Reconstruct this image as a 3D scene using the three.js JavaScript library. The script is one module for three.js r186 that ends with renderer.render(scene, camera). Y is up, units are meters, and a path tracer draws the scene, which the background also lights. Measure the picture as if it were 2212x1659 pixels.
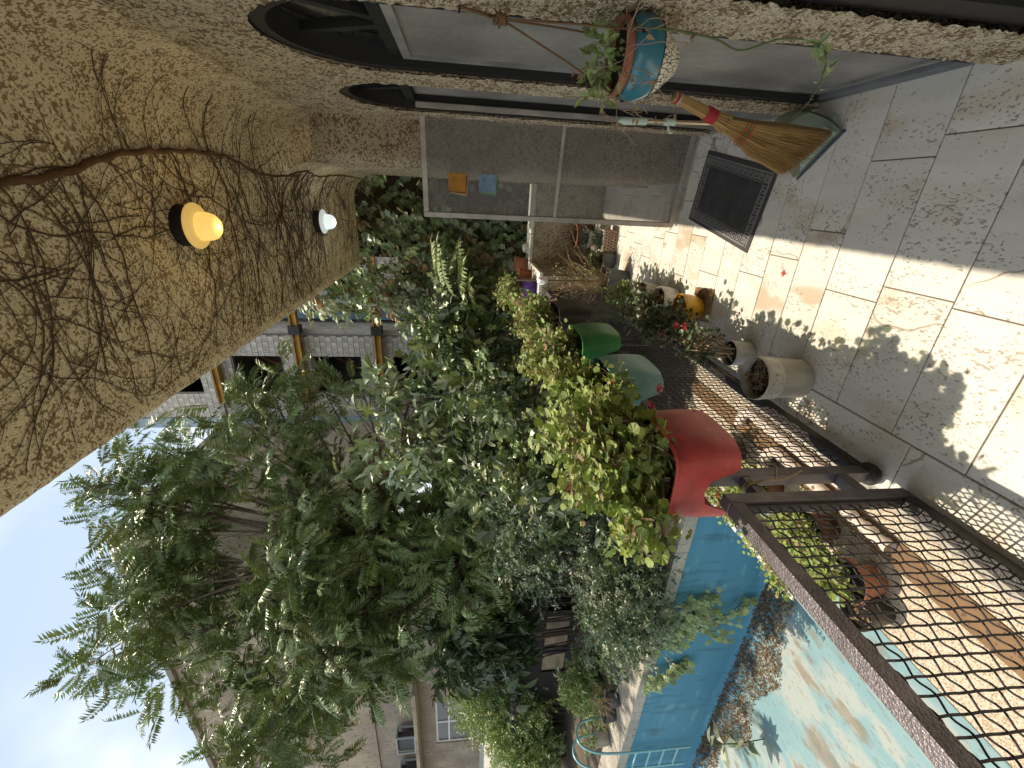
import * as THREE from 'three';
import { mergeGeometries } from 'three/addons/utils/BufferGeometryUtils.js';
import { RoundedBoxGeometry } from 'three/addons/geometries/RoundedBoxGeometry.js';

// ---------------------------------------------------------------- camera, sky, sun, exposure
// World: x to the right (towards the house wall), y up, -z forward along the balcony. "f" below is metres forward (z = -f).
const scene = new THREE.Scene();
const EYE = new THREE.Vector3(0, 1.65, 0);
const PITCH = 6.644 * Math.PI / 180, YAW = 24.34 * Math.PI / 180;
const camera = new THREE.PerspectiveCamera(84.7, 1024 / 768, 0.05, 400);
const FWD = new THREE.Vector3(-Math.sin(YAW) * Math.cos(PITCH), -Math.sin(PITCH), -Math.cos(YAW) * Math.cos(PITCH));
const RIGHT = new THREE.Vector3(Math.cos(YAW), 0, -Math.sin(YAW));
const UPV = new THREE.Vector3().crossVectors(RIGHT, FWD);
camera.position.copy(EYE);
camera.up.copy(RIGHT);                       // the phone was held on its side: the world's right is the picture's top
camera.lookAt(EYE.clone().add(FWD));
camera.updateMatrixWorld(true);
scene.add(camera);

const renderer = new THREE.WebGLRenderer({ antialias: true });
renderer.setSize(1024, 768);
renderer.toneMapping = THREE.LinearToneMapping;
renderer.toneMappingExposure = 2.8;
renderer.shadowMap.enabled = true;

const SUNDIR = new THREE.Vector3(-0.255, 1, -0.056).normalize();
const sun = new THREE.DirectionalLight(new THREE.Color().setRGB(1.0, 0.87, 0.68), 2.0);
sun.position.copy(SUNDIR).multiplyScalar(40).add(new THREE.Vector3(-4, 0, -6));
sun.target.position.set(-4, 0, -6);
sun.castShadow = true;
sun.shadow.mapSize.set(4096, 4096);
Object.assign(sun.shadow.camera, { left: -26, right: 26, top: 26, bottom: -26, near: 1, far: 90 });
scene.add(sun, sun.target);

// ---------------------------------------------------------------- seeded noise
function mulberry(a) { return () => { a |= 0; a = a + 0x6D2B79F5 | 0; let t = Math.imul(a ^ a >>> 15, 1 | a); t = t + Math.imul(t ^ t >>> 7, 61 | t) ^ t; return ((t ^ t >>> 14) >>> 0) / 4294967296; }; }
const hash2 = (x, y, s = 0) => { let h = Math.imul(x | 0, 374761393) ^ Math.imul(y | 0, 668265263) ^ Math.imul(s | 0, 2246822519); h = Math.imul(h ^ h >>> 13, 1274126177); return ((h ^ h >>> 16) >>> 0) / 4294967296; };
const mod = (a, n) => ((a % n) + n) % n;
function vn(x, y, s, px = 1e6, py = 1e6) {               // value noise, lattice period px, py
  const ix = Math.floor(x), iy = Math.floor(y); let fx = x - ix, fy = y - iy;
  fx = fx * fx * (3 - 2 * fx); fy = fy * fy * (3 - 2 * fy);
  const x0 = mod(ix, px), x1 = mod(ix + 1, px), y0 = mod(iy, py), y1 = mod(iy + 1, py);
  const a = hash2(x0, y0, s), b = hash2(x1, y0, s), c = hash2(x0, y1, s), d = hash2(x1, y1, s);
  return a + (b - a) * fx + (c - a) * fy + (a - b - c + d) * fx * fy;
}
function fbm(u, v, bx, by, oct, s) {                       // u,v in 0..1, tiles
  let a = 0.5, sum = 0, n = 0;
  for (let i = 0; i < oct; i++) { sum += a * vn(u * bx, v * by, s + i * 17, bx, by); n += a; a *= 0.5; bx *= 2; by *= 2; }
  return sum / n;
}
const sst = (a, b, x) => { const t = Math.min(1, Math.max(0, (x - a) / (b - a))); return t * t * (3 - 2 * t); };
const lerp = (a, b, t) => a + (b - a) * t;
const mix3 = (a, b, t) => [lerp(a[0], b[0], t), lerp(a[1], b[1], t), lerp(a[2], b[2], t)];

// ---------------------------------------------------------------- the sky (air and thin cloud only)
{
  const W = 1024, H = 512, data = new Float32Array(W * H * 4);
  for (let j = 0; j < H; j++) for (let i = 0; i < W; i++) {
    const el = ((j + 0.5) / H - 0.5) * Math.PI, az = ((i + 0.5) / W - 0.5) * 2 * Math.PI;
    const y = Math.sin(el), x = Math.cos(el) * Math.cos(az), z = Math.cos(el) * Math.sin(az);
    let c;
    if (y < 0) c = [0.30, 0.28, 0.25];
    else {
      const t = Math.pow(y, 0.55);
      c = mix3([0.36, 0.385, 0.41], [0.20, 0.265, 0.355], t);
      const k = 1.0 / (y + 0.25), px = x * k * 1.4, pz = z * k * 1.4;
      let n = 0, a = 0.5, fr = 1; for (let o = 0; o < 5; o++) { n += a * vn(px * fr * 2.1 + 40, pz * fr * 2.1 + 90, 71 + o); a *= 0.5; fr *= 2.03; }
      let big = vn(px * 0.9 + 13.3, pz * 0.9 + 7.1, 5);
      const cl = sst(0.40, 0.70, n * 0.75 + big * 0.38) * sst(0.0, 0.15, y);
      c = mix3(c, [0.50, 0.51, 0.52], cl * 0.9);
    }
    const o = (j * W + i) * 4; data[o] = c[0]; data[o + 1] = c[1]; data[o + 2] = c[2]; data[o + 3] = 1;
  }
  const t = new THREE.DataTexture(data, W, H, THREE.RGBAFormat, THREE.FloatType);
  t.mapping = THREE.EquirectangularReflectionMapping; t.magFilter = t.minFilter = THREE.LinearFilter; t.needsUpdate = true;
  scene.background = t; scene.environment = t;
}

// ---------------------------------------------------------------- builders
const P = (x, y, f) => new THREE.Vector3(x, y, -f);
const V = (x, y, z) => new THREE.Vector3(x, y, z);
// a point seen in direction (dx, dy) of the 2212 x 1659 view at depth D along the optical axis
function at(dx, dy, D) { return EYE.clone().addScaledVector(FWD, D).addScaledVector(RIGHT, (829.5 - dy) / 910 * D).addScaledVector(UPV, (1106 - dx) / 910 * D); }
const taken = new Map();
function numbered(n) { const k = taken.get(n) ?? 0; taken.set(n, k + 1); return k ? n + '_' + String(k).padStart(3, '0') : n; }
function thing(name, label, category, pos = V(0, 0, 0), turn = 0, group) {
  const o = new THREE.Group(); o.name = numbered(name); o.position.copy(pos); o.rotation.y = turn;
  o.userData = { label, category }; if (group) o.userData.group = group; scene.add(o); return o;
}
function structure(name, label, category) { const o = new THREE.Group(); o.name = numbered(name); o.userData = { label, category, kind: 'structure' }; scene.add(o); return o; }
function grp(name, parent, label) { const o = new THREE.Group(); o.name = name; if (label) o.userData.label = label; parent.add(o); return o; }
function part(name, geo, mat, parent, extra) {
  const g = Array.isArray(geo) ? join(geo) : geo;
  const m = new THREE.Mesh(g, mat); m.name = name; m.castShadow = m.receiveShadow = true; if (extra) Object.assign(m.userData, extra); parent.add(m); return m;
}
// geometry given in world coordinates, placed under a thing that has a position of its own
function local(g, parent) { parent.updateMatrixWorld(true); g.applyMatrix4(parent.matrixWorld.clone().invert()); return g; }
function clean(g) {
  for (const k of Object.keys(g.attributes)) if (!['position', 'normal', 'uv'].includes(k)) g.deleteAttribute(k);
  if (!g.attributes.normal) g.computeVertexNormals();
  if (!g.attributes.uv) uvm(g);
  if (!g.index) { const n = g.attributes.position.count, a = new Uint32Array(n); for (let i = 0; i < n; i++) a[i] = i; g.setIndex(new THREE.BufferAttribute(a, 1)); }
  return g;
}
function join(list) { return list.length === 1 ? clean(list[0]) : mergeGeometries(list.map(clean), false); }
function uvm(g, s = 1, ou = 0, ov = 0) {                    // uv in metres on the face's own plane
  const p = g.attributes.position, n = g.attributes.normal, uv = new Float32Array(p.count * 2);
  for (let i = 0; i < p.count; i++) {
    const ax = Math.abs(n.getX(i)), ay = Math.abs(n.getY(i)), az = Math.abs(n.getZ(i)); let u, v;
    if (ay >= ax && ay >= az) { u = p.getX(i); v = p.getZ(i); } else if (ax >= az) { u = p.getZ(i); v = p.getY(i); } else { u = p.getX(i); v = p.getY(i); }
    uv[2 * i] = u * s + ou; uv[2 * i + 1] = v * s + ov;
  }
  g.setAttribute('uv', new THREE.BufferAttribute(uv, 2)); return g;
}
function bx(x0, x1, y0, y1, f0, f1) { const g = new THREE.BoxGeometry(Math.abs(x1 - x0), Math.abs(y1 - y0), Math.abs(f1 - f0)); g.translate((x0 + x1) / 2, (y0 + y1) / 2, -(f0 + f1) / 2); return uvm(g); }
function rbx(x0, x1, y0, y1, f0, f1, r = 0.004, seg = 2) { const g = new RoundedBoxGeometry(Math.abs(x1 - x0), Math.abs(y1 - y0), Math.abs(f1 - f0), seg, r); g.translate((x0 + x1) / 2, (y0 + y1) / 2, -(f0 + f1) / 2); return uvm(g); }
function tube(pts, rad, sides = 6) {                        // rad: number or per-point list; closed ends
  const n = pts.length, pos = [], nor = [], uv = [], idx = []; let prev = null, L = 0;
  const T = V(0, 0, 0), N = V(0, 0, 0), B = V(0, 0, 0), q = V(0, 0, 0);
  for (let i = 0; i < n; i++) {
    T.subVectors(pts[Math.min(n - 1, i + 1)], pts[Math.max(0, i - 1)]); if (T.lengthSq() < 1e-14) T.set(0, 1, 0); T.normalize();
    if (!prev) { N.set(Math.abs(T.y) > 0.9 ? 1 : 0, Math.abs(T.y) > 0.9 ? 0 : 1, 0); } else N.copy(prev);
    N.addScaledVector(T, -N.dot(T)).normalize(); prev = N.clone(); B.crossVectors(T, N);
    const r = typeof rad === 'number' ? rad : rad[i]; if (i) L += pts[i].distanceTo(pts[i - 1]);
    for (let k = 0; k <= sides; k++) { const a = k / sides * 2 * Math.PI; q.set(0, 0, 0).addScaledVector(N, Math.cos(a)).addScaledVector(B, Math.sin(a)); nor.push(q.x, q.y, q.z); pos.push(pts[i].x + q.x * r, pts[i].y + q.y * r, pts[i].z + q.z * r); uv.push(k / sides * 2 * Math.PI * r, L); }
  }
  const s1 = sides + 1;
  for (let i = 0; i < n - 1; i++) for (let k = 0; k < sides; k++) { const a = i * s1 + k, b = a + 1, c = a + s1, d = c + 1; idx.push(a, b, c, b, d, c); }
  for (const e of [0, n - 1]) for (let k = 1; k < sides - 1; k++) idx.push(e * s1, e * s1 + k, e * s1 + k + 1);
  const g = new THREE.BufferGeometry(); g.setAttribute('position', new THREE.Float32BufferAttribute(pos, 3)); g.setAttribute('normal', new THREE.Float32BufferAttribute(nor, 3)); g.setAttribute('uv', new THREE.Float32BufferAttribute(uv, 2)); g.setIndex(idx); return g;
}
function curve(pts, n) { const c = new THREE.CatmullRomCurve3(pts); return c.getPoints(n); }
function lathe(prof, seg = 40, pos) { const g = new THREE.LatheGeometry(prof.map(([r, y]) => new THREE.Vector2(r, y)), seg); if (pos) g.translate(pos.x, pos.y, pos.z); return g; }
function grid(nu, nv, fn, flip) {                            // fn(u,v) -> [x,y,z,uvx,uvy]
  const pos = [], uv = [], idx = [];
  for (let j = 0; j <= nv; j++) for (let i = 0; i <= nu; i++) { const q = fn(i / nu, j / nv); pos.push(q[0], q[1], q[2]); uv.push(q[3] ?? i / nu, q[4] ?? j / nv); }
  for (let j = 0; j < nv; j++) for (let i = 0; i < nu; i++) { const a = j * (nu + 1) + i, b = a + 1, c = a + nu + 1, d = c + 1; flip ? idx.push(a, c, b, b, c, d) : idx.push(a, b, c, b, d, c); }
  const g = new THREE.BufferGeometry(); g.setAttribute('position', new THREE.Float32BufferAttribute(pos, 3)); g.setAttribute('uv', new THREE.Float32BufferAttribute(uv, 2)); g.setIndex(idx); g.computeVertexNormals(); return g;
}
function instances(name, geo, mat, parent, list) {           // list of {p, d (length axis), n (face normal), s, c}
  const m = new THREE.InstancedMesh(geo, mat, list.length), M4 = new THREE.Matrix4(), X = V(0, 0, 0), Y = V(0, 0, 0), Z = V(0, 0, 0), col = new THREE.Color();
  parent.updateMatrixWorld(true); const inv = parent.matrixWorld.clone().invert();
  list.forEach((e, i) => {
    X.copy(e.d).normalize(); Z.crossVectors(X, e.n); if (Z.lengthSq() < 1e-8) Z.crossVectors(X, V(0.3, 0.2, 0.9)); Z.normalize(); Y.crossVectors(Z, X);
    M4.makeBasis(X.multiplyScalar(e.s), Y.multiplyScalar(e.s), Z.multiplyScalar(e.s)).setPosition(e.p).premultiply(inv); m.setMatrixAt(i, M4);
    col.setRGB(...(e.c ?? [1, 1, 1])); m.setColorAt(i, col);
  });
  m.name = name; m.castShadow = m.receiveShadow = true; m.userData.kind = 'stuff'; parent.add(m); return m;
}
const rv = (R) => { const z = R() * 2 - 1, a = R() * 2 * Math.PI, r = Math.sqrt(1 - z * z); return V(r * Math.cos(a), z, r * Math.sin(a)); };

// ---------------------------------------------------------------- textures and materials
function tex(w, h, fn, srgb = true) {
  const d = new Uint8Array(w * h * 4);
  for (let j = 0; j < h; j++) for (let i = 0; i < w; i++) { const c = fn(i / w, j / h, i, j), o = (j * w + i) * 4; if (typeof c === 'number') d[o] = d[o + 1] = d[o + 2] = Math.max(0, Math.min(255, c * 255)); else { d[o] = Math.max(0, Math.min(255, c[0] * 255)); d[o + 1] = Math.max(0, Math.min(255, c[1] * 255)); d[o + 2] = Math.max(0, Math.min(255, c[2] * 255)); } d[o + 3] = 255; }
  const t = new THREE.DataTexture(d, w, h, THREE.RGBAFormat); t.wrapS = t.wrapT = THREE.RepeatWrapping; t.magFilter = THREE.LinearFilter; t.minFilter = THREE.LinearMipmapLinearFilter; t.generateMipmaps = true;
  if (srgb) t.colorSpace = THREE.SRGBColorSpace; t.needsUpdate = true; return t;
}
const rep = (t, s, s2 = s) => { const c = t.clone(); c.repeat.set(s, s2); c.needsUpdate = true; return c; };
const lin2s = (c) => c.map((x) => x <= 0.0031308 ? 12.92 * x : 1.055 * Math.pow(x, 1 / 2.4) - 0.055);
function mat(rgb, rough = 0.8, o = {}) { const c = new THREE.Color().setRGB(...rgb); return new (o.phys ? THREE.MeshPhysicalMaterial : THREE.MeshStandardMaterial)({ color: c, roughness: rough, side: THREE.DoubleSide, ...(o.phys ? {} : {}), ...Object.fromEntries(Object.entries(o).filter(([k]) => k !== 'phys')) }); }
function cells(w, n, seed) {                                  // periodic cellular noise: [distance to nearest, to second, id]
  return (u, v) => {
    const x = u * n, y = v * n, ix = Math.floor(x), iy = Math.floor(y); let d1 = 9, d2 = 9, id = 0;
    for (let b = -1; b <= 1; b++) for (let a = -1; a <= 1; a++) { const cx = mod(ix + a, n), cy = mod(iy + b, n), px = ix + a + hash2(cx, cy, seed), py = iy + b + hash2(cx, cy, seed + 1), d = Math.hypot(px - x, py - y); if (d < d1) { d2 = d1; d1 = d; id = hash2(cx, cy, seed + 2); } else if (d < d2) d2 = d; }
    return [d1, d2, id];
  };
}
// thrown-on stucco: granular plaster, dirt sitting in its pits. One tile = 1 m.
const peb = cells(1024, 96, 11);
const stH = new Float32Array(1024 * 1024), stD = new Float32Array(1024 * 1024);
for (let j = 0; j < 1024; j++) for (let i = 0; i < 1024; i++) {
  const u = i / 1024, v = j / 1024, [d1] = peb(u, v), n = fbm(u, v, 40, 40, 4, 31);
  const h = 0.5 * (1 - Math.min(1, d1 * 1.15)) + 0.65 * n; stH[j * 1024 + i] = h;
  stD[j * 1024 + i] = sst(0.525, 0.345, fbm(u, v, 74, 74, 3, 78) + 0.30 * (fbm(u, v, 9, 9, 3, 77) - 0.5) + 0.25 * (h - 0.55));
}
const stuccoMap = tex(1024, 1024, (u, v, i, j) => {
  const k = stD[j * 1024 + i], g = fbm(u, v, 5, 5, 4, 3), fine = fbm(u, v, 160, 160, 2, 9);
  const base = mix3([0.94, 0.90, 0.815], [0.85, 0.80, 0.70], g), c = mix3(base, [0.45, 0.355, 0.245], k * 0.72); const m = 0.90 + 0.2 * fine; return [c[0] * m, c[1] * m, c[2] * m];
});
const stuccoBump = tex(1024, 1024, (u, v, i, j) => stH[j * 1024 + i], false);
const MAT = {};
MAT.stucco = mat([1, 0.93, 0.80], 0.95, { map: rep(stuccoMap, 1.75), bumpMap: rep(stuccoBump, 1.75), bumpScale: 0.008 });
MAT.stuccoWall = mat([1.0, 0.95, 0.85], 0.95, { map: rep(stuccoMap, 1.6), bumpMap: rep(stuccoBump, 1.6), bumpScale: 0.022 });
// travertine: streaks, pits and rusty stains. One tile = 1.3 m, streaks along v
const trPit = new Float32Array(1024 * 1024);
for (let j = 0; j < 1024; j++) for (let i = 0; i < 1024; i++) { const u = i / 1024, v = j / 1024; trPit[j * 1024 + i] = sst(0.73, 0.86, fbm(u, v, 230, 120, 2, 211) * (0.72 + 0.60 * fbm(u, v, 16, 6, 3, 13))); }
const travMap = (seed, warm, dirt) => tex(1024, 1024, (u, v, i, j) => {
  const s = fbm(u, v, 22, 3, 5, seed), g = fbm(u, v, 4, 4, 4, seed + 40), k = trPit[j * 1024 + i], st = sst(0.56, 0.78, fbm(u, v, 9, 5, 4, seed + 90));
  const w = fbm(u, v, 5, 4, 4, seed + 150), vein = sst(0.016, 0.0, Math.abs(w - 0.5)) * sst(0.47, 0.60, fbm(u, v, 3, 3, 2, seed + 170));
  let c = mix3([0.945, 0.93, 0.89], [0.80, 0.785, 0.75], s * 0.6 + g * 0.45 * dirt); c = mix3(c, warm, st * 0.34 * dirt);
  c = mix3(c, [0.47, 0.39, 0.30], vein * 0.6); c = mix3(c, [0.46, 0.41, 0.35], k * 0.5);
  const f = 0.96 + 0.08 * hash2(i, j, seed); return [c[0] * f, c[1] * f, c[2] * f];
});
const travBump = tex(1024, 1024, (u, v, i, j) => 0.8 - 0.8 * trPit[j * 1024 + i] + 0.15 * fbm(u, v, 80, 40, 2, 5), false);
const TW = 1 / 1.3;
MAT.trav = [[101, [0.70, 0.58, 0.42], 1], [103, [0.72, 0.62, 0.47], 0.7], [107, [0.66, 0.53, 0.38], 1.25]].map(([s, w, d]) => mat([0.92, 0.92, 0.92], 0.62, { map: rep(travMap(s, w, d), TW), bumpMap: rep(travBump, TW), bumpScale: 0.0014 }));
MAT.grout = mat([0.20, 0.17, 0.13], 0.95);
// general mottled noise used for several plain materials
const mott = tex(512, 512, (u, v) => { const g = 0.62 + 0.42 * fbm(u, v, 5, 5, 5, 301), f = 0.93 + 0.14 * fbm(u, v, 90, 90, 2, 302); const k = Math.min(1, g * f); return [k, k, k]; });
const fineB = tex(512, 512, (u, v) => fbm(u, v, 60, 60, 3, 305), false);
const concMap = tex(1024, 1024, (u, v) => { const g = fbm(u, v, 4, 4, 5, 401), s = fbm(u, v, 50, 3, 4, 402), p = sst(0.7, 0.78, fbm(u, v, 70, 70, 2, 403)); let k = 0.60 + 0.34 * g + 0.10 * (s - 0.5) - 0.2 * p; return [k, k * 0.975, k * 0.93]; });
MAT.concrete = mat([0.60, 0.58, 0.54], 0.9, { map: rep(concMap, 0.6), bumpMap: rep(fineB, 2), bumpScale: 0.004 });
MAT.plaster = mat([0.66, 0.58, 0.47], 0.92, { map: rep(concMap, 0.22), bumpMap: rep(fineB, 1.5), bumpScale: 0.004 });
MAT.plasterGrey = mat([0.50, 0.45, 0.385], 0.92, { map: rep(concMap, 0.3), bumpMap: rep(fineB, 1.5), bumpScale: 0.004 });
MAT.white = mat([0.74, 0.72, 0.68], 0.7, { map: rep(mott, 0.6) });
MAT.steel = mat([0.062, 0.052, 0.05], 0.5, { metalness: 0.35, map: rep(mott, 2.2), bumpMap: rep(fineB, 3), bumpScale: 0.0012 });
MAT.steelWorn = mat([0.21, 0.185, 0.19], 0.42, { metalness: 0.65, map: rep(mott, 3.1), bumpMap: rep(fineB, 4), bumpScale: 0.0016 });
MAT.wire = mat([0.03, 0.026, 0.026], 0.5, { metalness: 0.3 });
MAT.black = mat([0.010, 0.009, 0.0085], 0.6, { map: rep(mott, 2) });
MAT.alu = mat([0.52, 0.47, 0.40], 0.45, { metalness: 0.25, map: rep(mott, 1.5) });
MAT.aluGrey = mat([0.40, 0.39, 0.36], 0.5, { metalness: 0.2, map: rep(mott, 1.5) });
MAT.curtain = mat([0.34, 0.32, 0.285], 0.9, { map: rep(mott, 0.9) });
MAT.glass = mat([0.92, 0.95, 0.94], 0.04, { phys: true, transmission: 1, thickness: 0, ior: 1.5 });
MAT.dark = mat([0.02, 0.018, 0.016], 0.9);
MAT.soil = mat([0.055, 0.036, 0.024], 1.0, { map: rep(mott, 6), bumpMap: rep(fineB, 6), bumpScale: 0.02 });
MAT.wood = mat([0.30, 0.19, 0.10], 0.8, { map: rep(mott, 3) });
MAT.bark = mat([0.17, 0.125, 0.09], 0.9, { map: rep(mott, 4), bumpMap: rep(fineB, 5), bumpScale: 0.006 });
MAT.twig = mat([0.085, 0.05, 0.03], 0.9);
MAT.dryTwig = mat([0.34, 0.24, 0.14], 0.9);
MAT.stem = mat([0.10, 0.13, 0.04], 0.7);
MAT.straw = [[0.52, 0.33, 0.12], [0.43, 0.255, 0.085], [0.33, 0.185, 0.06]].map((c) => mat(c, 0.72));
const leafM = (c, r = 0.5, t = 0.42) => mat(c, r, { phys: true, transmission: t, thickness: 0 });
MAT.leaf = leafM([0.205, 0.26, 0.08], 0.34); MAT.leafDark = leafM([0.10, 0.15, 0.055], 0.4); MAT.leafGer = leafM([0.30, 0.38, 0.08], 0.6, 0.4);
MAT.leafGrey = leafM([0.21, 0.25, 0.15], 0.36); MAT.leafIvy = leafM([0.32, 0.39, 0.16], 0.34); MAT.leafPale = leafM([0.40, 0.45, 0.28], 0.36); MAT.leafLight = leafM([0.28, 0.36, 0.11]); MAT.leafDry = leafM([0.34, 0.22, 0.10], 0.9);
MAT.petal = leafM([0.62, 0.035, 0.05], 0.7); MAT.petalDark = leafM([0.38, 0.02, 0.06], 0.7);
MAT.frost = mat([0.37, 0.355, 0.325], 0.34, { map: rep(mott, 0.8), bumpMap: rep(fineB, 0.6), bumpScale: 0.0015 });

// ================================================================ THE HOUSE: wall, soffit, pier, windows
const WX = 0.44, CH = 2.92, RC = 0.27, PX = 0.14, PF = 3.39, END = 5.58, EDGE = -0.905;
const house = thing('house', 'house side with rough tan stucco wall, overhanging soffit and black arched windows', 'house');
function wallDist(x, f) {
  const d1 = WX - x, dx = PX - x, df = PF - f; const d2 = dx > 0 && df > 0 ? Math.hypot(dx, df) : Math.max(dx, df);
  const k = 0.08, h = Math.max(0, Math.min(1, 0.5 + 0.5 * (d2 - d1) / k)); return Math.max(0, lerp(d2, d1, h) - k * h * (1 - h));
}
function ceilY(x, f) {
  const d = wallDist(x, f), n = 0.010 * (vn(x * 6 + 9, f * 6, 3) - 0.5) + 0.006 * (vn(x * 55, f * 55, 4) - 0.5);
  const edge = Math.max(0, 0.05 - (x - EDGE)); const up = edge > 0 ? 0.05 - Math.sqrt(Math.max(0, 0.0025 - edge * edge)) : 0;
  return (d >= RC ? CH : CH - RC + Math.sqrt(Math.max(0, RC * RC - (RC - d) * (RC - d)))) + n + up;
}
{
  const xs = [], fs = []; const cosRun = (a, b, n, list) => { for (let i = 0; i < n; i++) list.push(a + (b - a) * (1 - Math.cos(i / n * Math.PI / 2))); };
  for (let i = 0; i < 12; i++) xs.push(EDGE + 0.05 * (i / 12)); for (let x = EDGE + 0.05; x < PX - 0.1; x += 0.02) xs.push(x);
  for (let i = 0; i < 16; i++) xs.push(PX - 0.1 + 0.1 * Math.sin(i / 16 * Math.PI / 2)); for (let i = 0; i <= 26; i++) xs.push(PX + (WX - PX) * Math.sin(i / 26 * Math.PI / 2));
  for (let f = -3; f < 0.6; f += 0.1) fs.push(f); for (let f = 0.6; f < PF - 0.1; f += 0.02) fs.push(f); for (let i = 0; i < 16; i++) fs.push(PF - 0.1 + 0.1 * Math.sin(i / 16 * Math.PI / 2)); for (let f = PF; f < END; f += 0.025) fs.push(f); fs.push(END);
  const nx = xs.length - 1, nf = fs.length - 1;
  const g = grid(nx, nf, (u, v) => { const x = xs[Math.round(u * nx)], f = fs[Math.round(v * nf)]; const y = ceilY(x, f), e = 0.004, gx = wallDist(x - e, f) - wallDist(x + e, f), gf = wallDist(x, f - e) - wallDist(x, f + e), gl = Math.hypot(gx, gf) || 1, dr = Math.max(0, CH - y); return [x, y, -f, x + dr * gx / gl, f + dr * gf / gl]; }, true);
  part('soffit', g, MAT.stucco, house);
  // outer edge of the slab and the storey above it
  part('slab_edge', grid(6, 340, (u, v) => { const f = lerp(-3, END, v), y = lerp(CH + 0.045, CH + 0.62, u); return [EDGE - 0.006 * vn(y * 60, f * 60, 8), y, -f, y, f]; }), MAT.stucco, house);
  part('slab_end', grid(70, 24, (u, v) => { const x = lerp(EDGE, WX, u), y0 = ceilY(x, END), y = lerp(y0, CH + 0.62, v); return [x, y, -END - 0.006 * vn(x * 60, y * 60, 9), x, y]; }), MAT.stucco, house);
  part('upper_storey', bx(EDGE + 0.02, 5, CH + 0.6, 6.4, -4, END - 0.02), MAT.plaster, house);
}
// openings in the wall: [centre f, half width, springing height, arched]
const OPEN = [[0.66, 0.54, 2.05, false], [1.788, 0.362, 1.945, true], [2.725, 0.355, 1.93, true]];
const openSdf = (f, y, o) => o[3] ? (y < o[2] ? Math.abs(f - o[0]) - o[1] : Math.hypot(f - o[0], y - o[2]) - o[1]) : Math.max(Math.abs(f - o[0]) - o[1], y - o[2]);
const pebble = (a, b) => 0.55 * vn(a * 95, b * 95, 61) + 0.30 * vn(a * 210, b * 210, 62) + 0.35 * vn(a * 28, b * 28, 63);
{
  const f0 = 0.98, f1 = PF + 0.02, y1 = CH - RC + 0.02, c = 0.0105, nf = Math.round((f1 - f0) / c), ny = Math.round(y1 / c);
  const pos = [], uv = [], idx = [], D = [];
  for (let j = 0; j <= ny; j++) for (let i = 0; i <= nf; i++) {
    let f = f0 + (f1 - f0) * i / nf, y = y1 * j / ny, d = 9, o = null; for (const q of OPEN) { const e = openSdf(f, y, q); if (e < d) { d = e; o = q; } }
    D.push(d);
    if (Math.abs(d) < c * 0.75) { const e = 1e-3, gx = (openSdf(f + e, y, o) - d) / e, gy = (openSdf(f, y + e, o) - d) / e, m = d - 0.007 * (pebble(f * 1.3, y * 1.3) - 0.6); f -= gx * m; y -= gy * m; }
    pos.push(WX - 0.013 * (pebble(f, y) - 0.3), Math.max(0, y), -f); uv.push(f, y);
  }
  for (let j = 0; j < ny; j++) for (let i = 0; i < nf; i++) { const a = j * (nf + 1) + i, b = a + 1, e = a + nf + 1, d = e + 1; if (Math.min(D[a], D[b], D[e], D[d]) > -c * 0.75) idx.push(a, e, b, b, e, d); }
  const g = new THREE.BufferGeometry(); g.setAttribute('position', new THREE.Float32BufferAttribute(pos, 3)); g.setAttribute('uv', new THREE.Float32BufferAttribute(uv, 2)); g.setIndex(idx); g.computeVertexNormals();
  part('wall', g, MAT.stuccoWall, house);
  part('wall_beside_camera', [bx(WX, WX + 0.2, 2.05, CH + 0.6, -3.5, 0.98), bx(WX, WX + 0.2, 0, 2.05, -3.5, 0.1), bx(WX + 0.1, 5, 0, CH + 0.6, -4, -3.5)], MAT.stuccoWall, house);
  part('house_body', [bx(0.63, 0.7, 0, CH + 0.6, -3.5, PF), bx(0.7, 5, 0, CH + 0.6, 3.6, END - 0.03)], MAT.dark, house);
  part('wall_top', bx(WX + 0.012, 0.62, CH - RC - 0.1, CH + 0.6, -3.5, PF), MAT.dark, house);
}
function outline(o, inset, n = 40, y0 = 0) {                   // opening outline as [f,y] from near foot over the arch to the far foot
  const a = o[1] - inset, L = []; if (!o[3]) return [[o[0] - a, y0 + inset * 0], [o[0] - a, o[2] - inset], [o[0] + a, o[2] - inset], [o[0] + a, y0]];
  for (let i = 0; i <= 30; i++) L.push([o[0] - a, y0 + (o[2] - y0) * i / 30]); for (let i = 1; i < n; i++) { const t = Math.PI - i / n * Math.PI; L.push([o[0] + a * Math.cos(t), o[2] + a * Math.sin(t)]); } for (let i = 30; i >= 0; i--) L.push([o[0] + a, y0 + (o[2] - y0) * i / 30]); return L;
}
function flat(outer, holes, x0, x1) {                          // a plate in the wall's plane with holes, between x0 and x1
  const s = new THREE.Shape(outer.map(([f, y]) => new THREE.Vector2(-f, y))); for (const h of holes) s.holes.push(new THREE.Path(h.map(([f, y]) => new THREE.Vector2(-f, y))));
  const g = new THREE.ExtrudeGeometry(s, { depth: x1 - x0, bevelEnabled: false, curveSegments: 1 }); g.rotateY(-Math.PI / 2); g.translate(x1, 0, 0); g.deleteAttribute('uv'); return uvm(g);
}
function bar(f0, y0, f1, y1, w, x0, x1) { const L = Math.hypot(f1 - f0, y1 - y0), g = new THREE.BoxGeometry(x1 - x0, w, L); g.rotateX(Math.atan2(y1 - y0, f1 - f0)); g.translate((x0 + x1) / 2, (y0 + y1) / 2, -(f0 + f1) / 2); return uvm(g); }
const rect = (f0, f1, y0, y1) => [[f0, y0], [f0, y1], [f1, y1], [f1, y0]];
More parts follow.
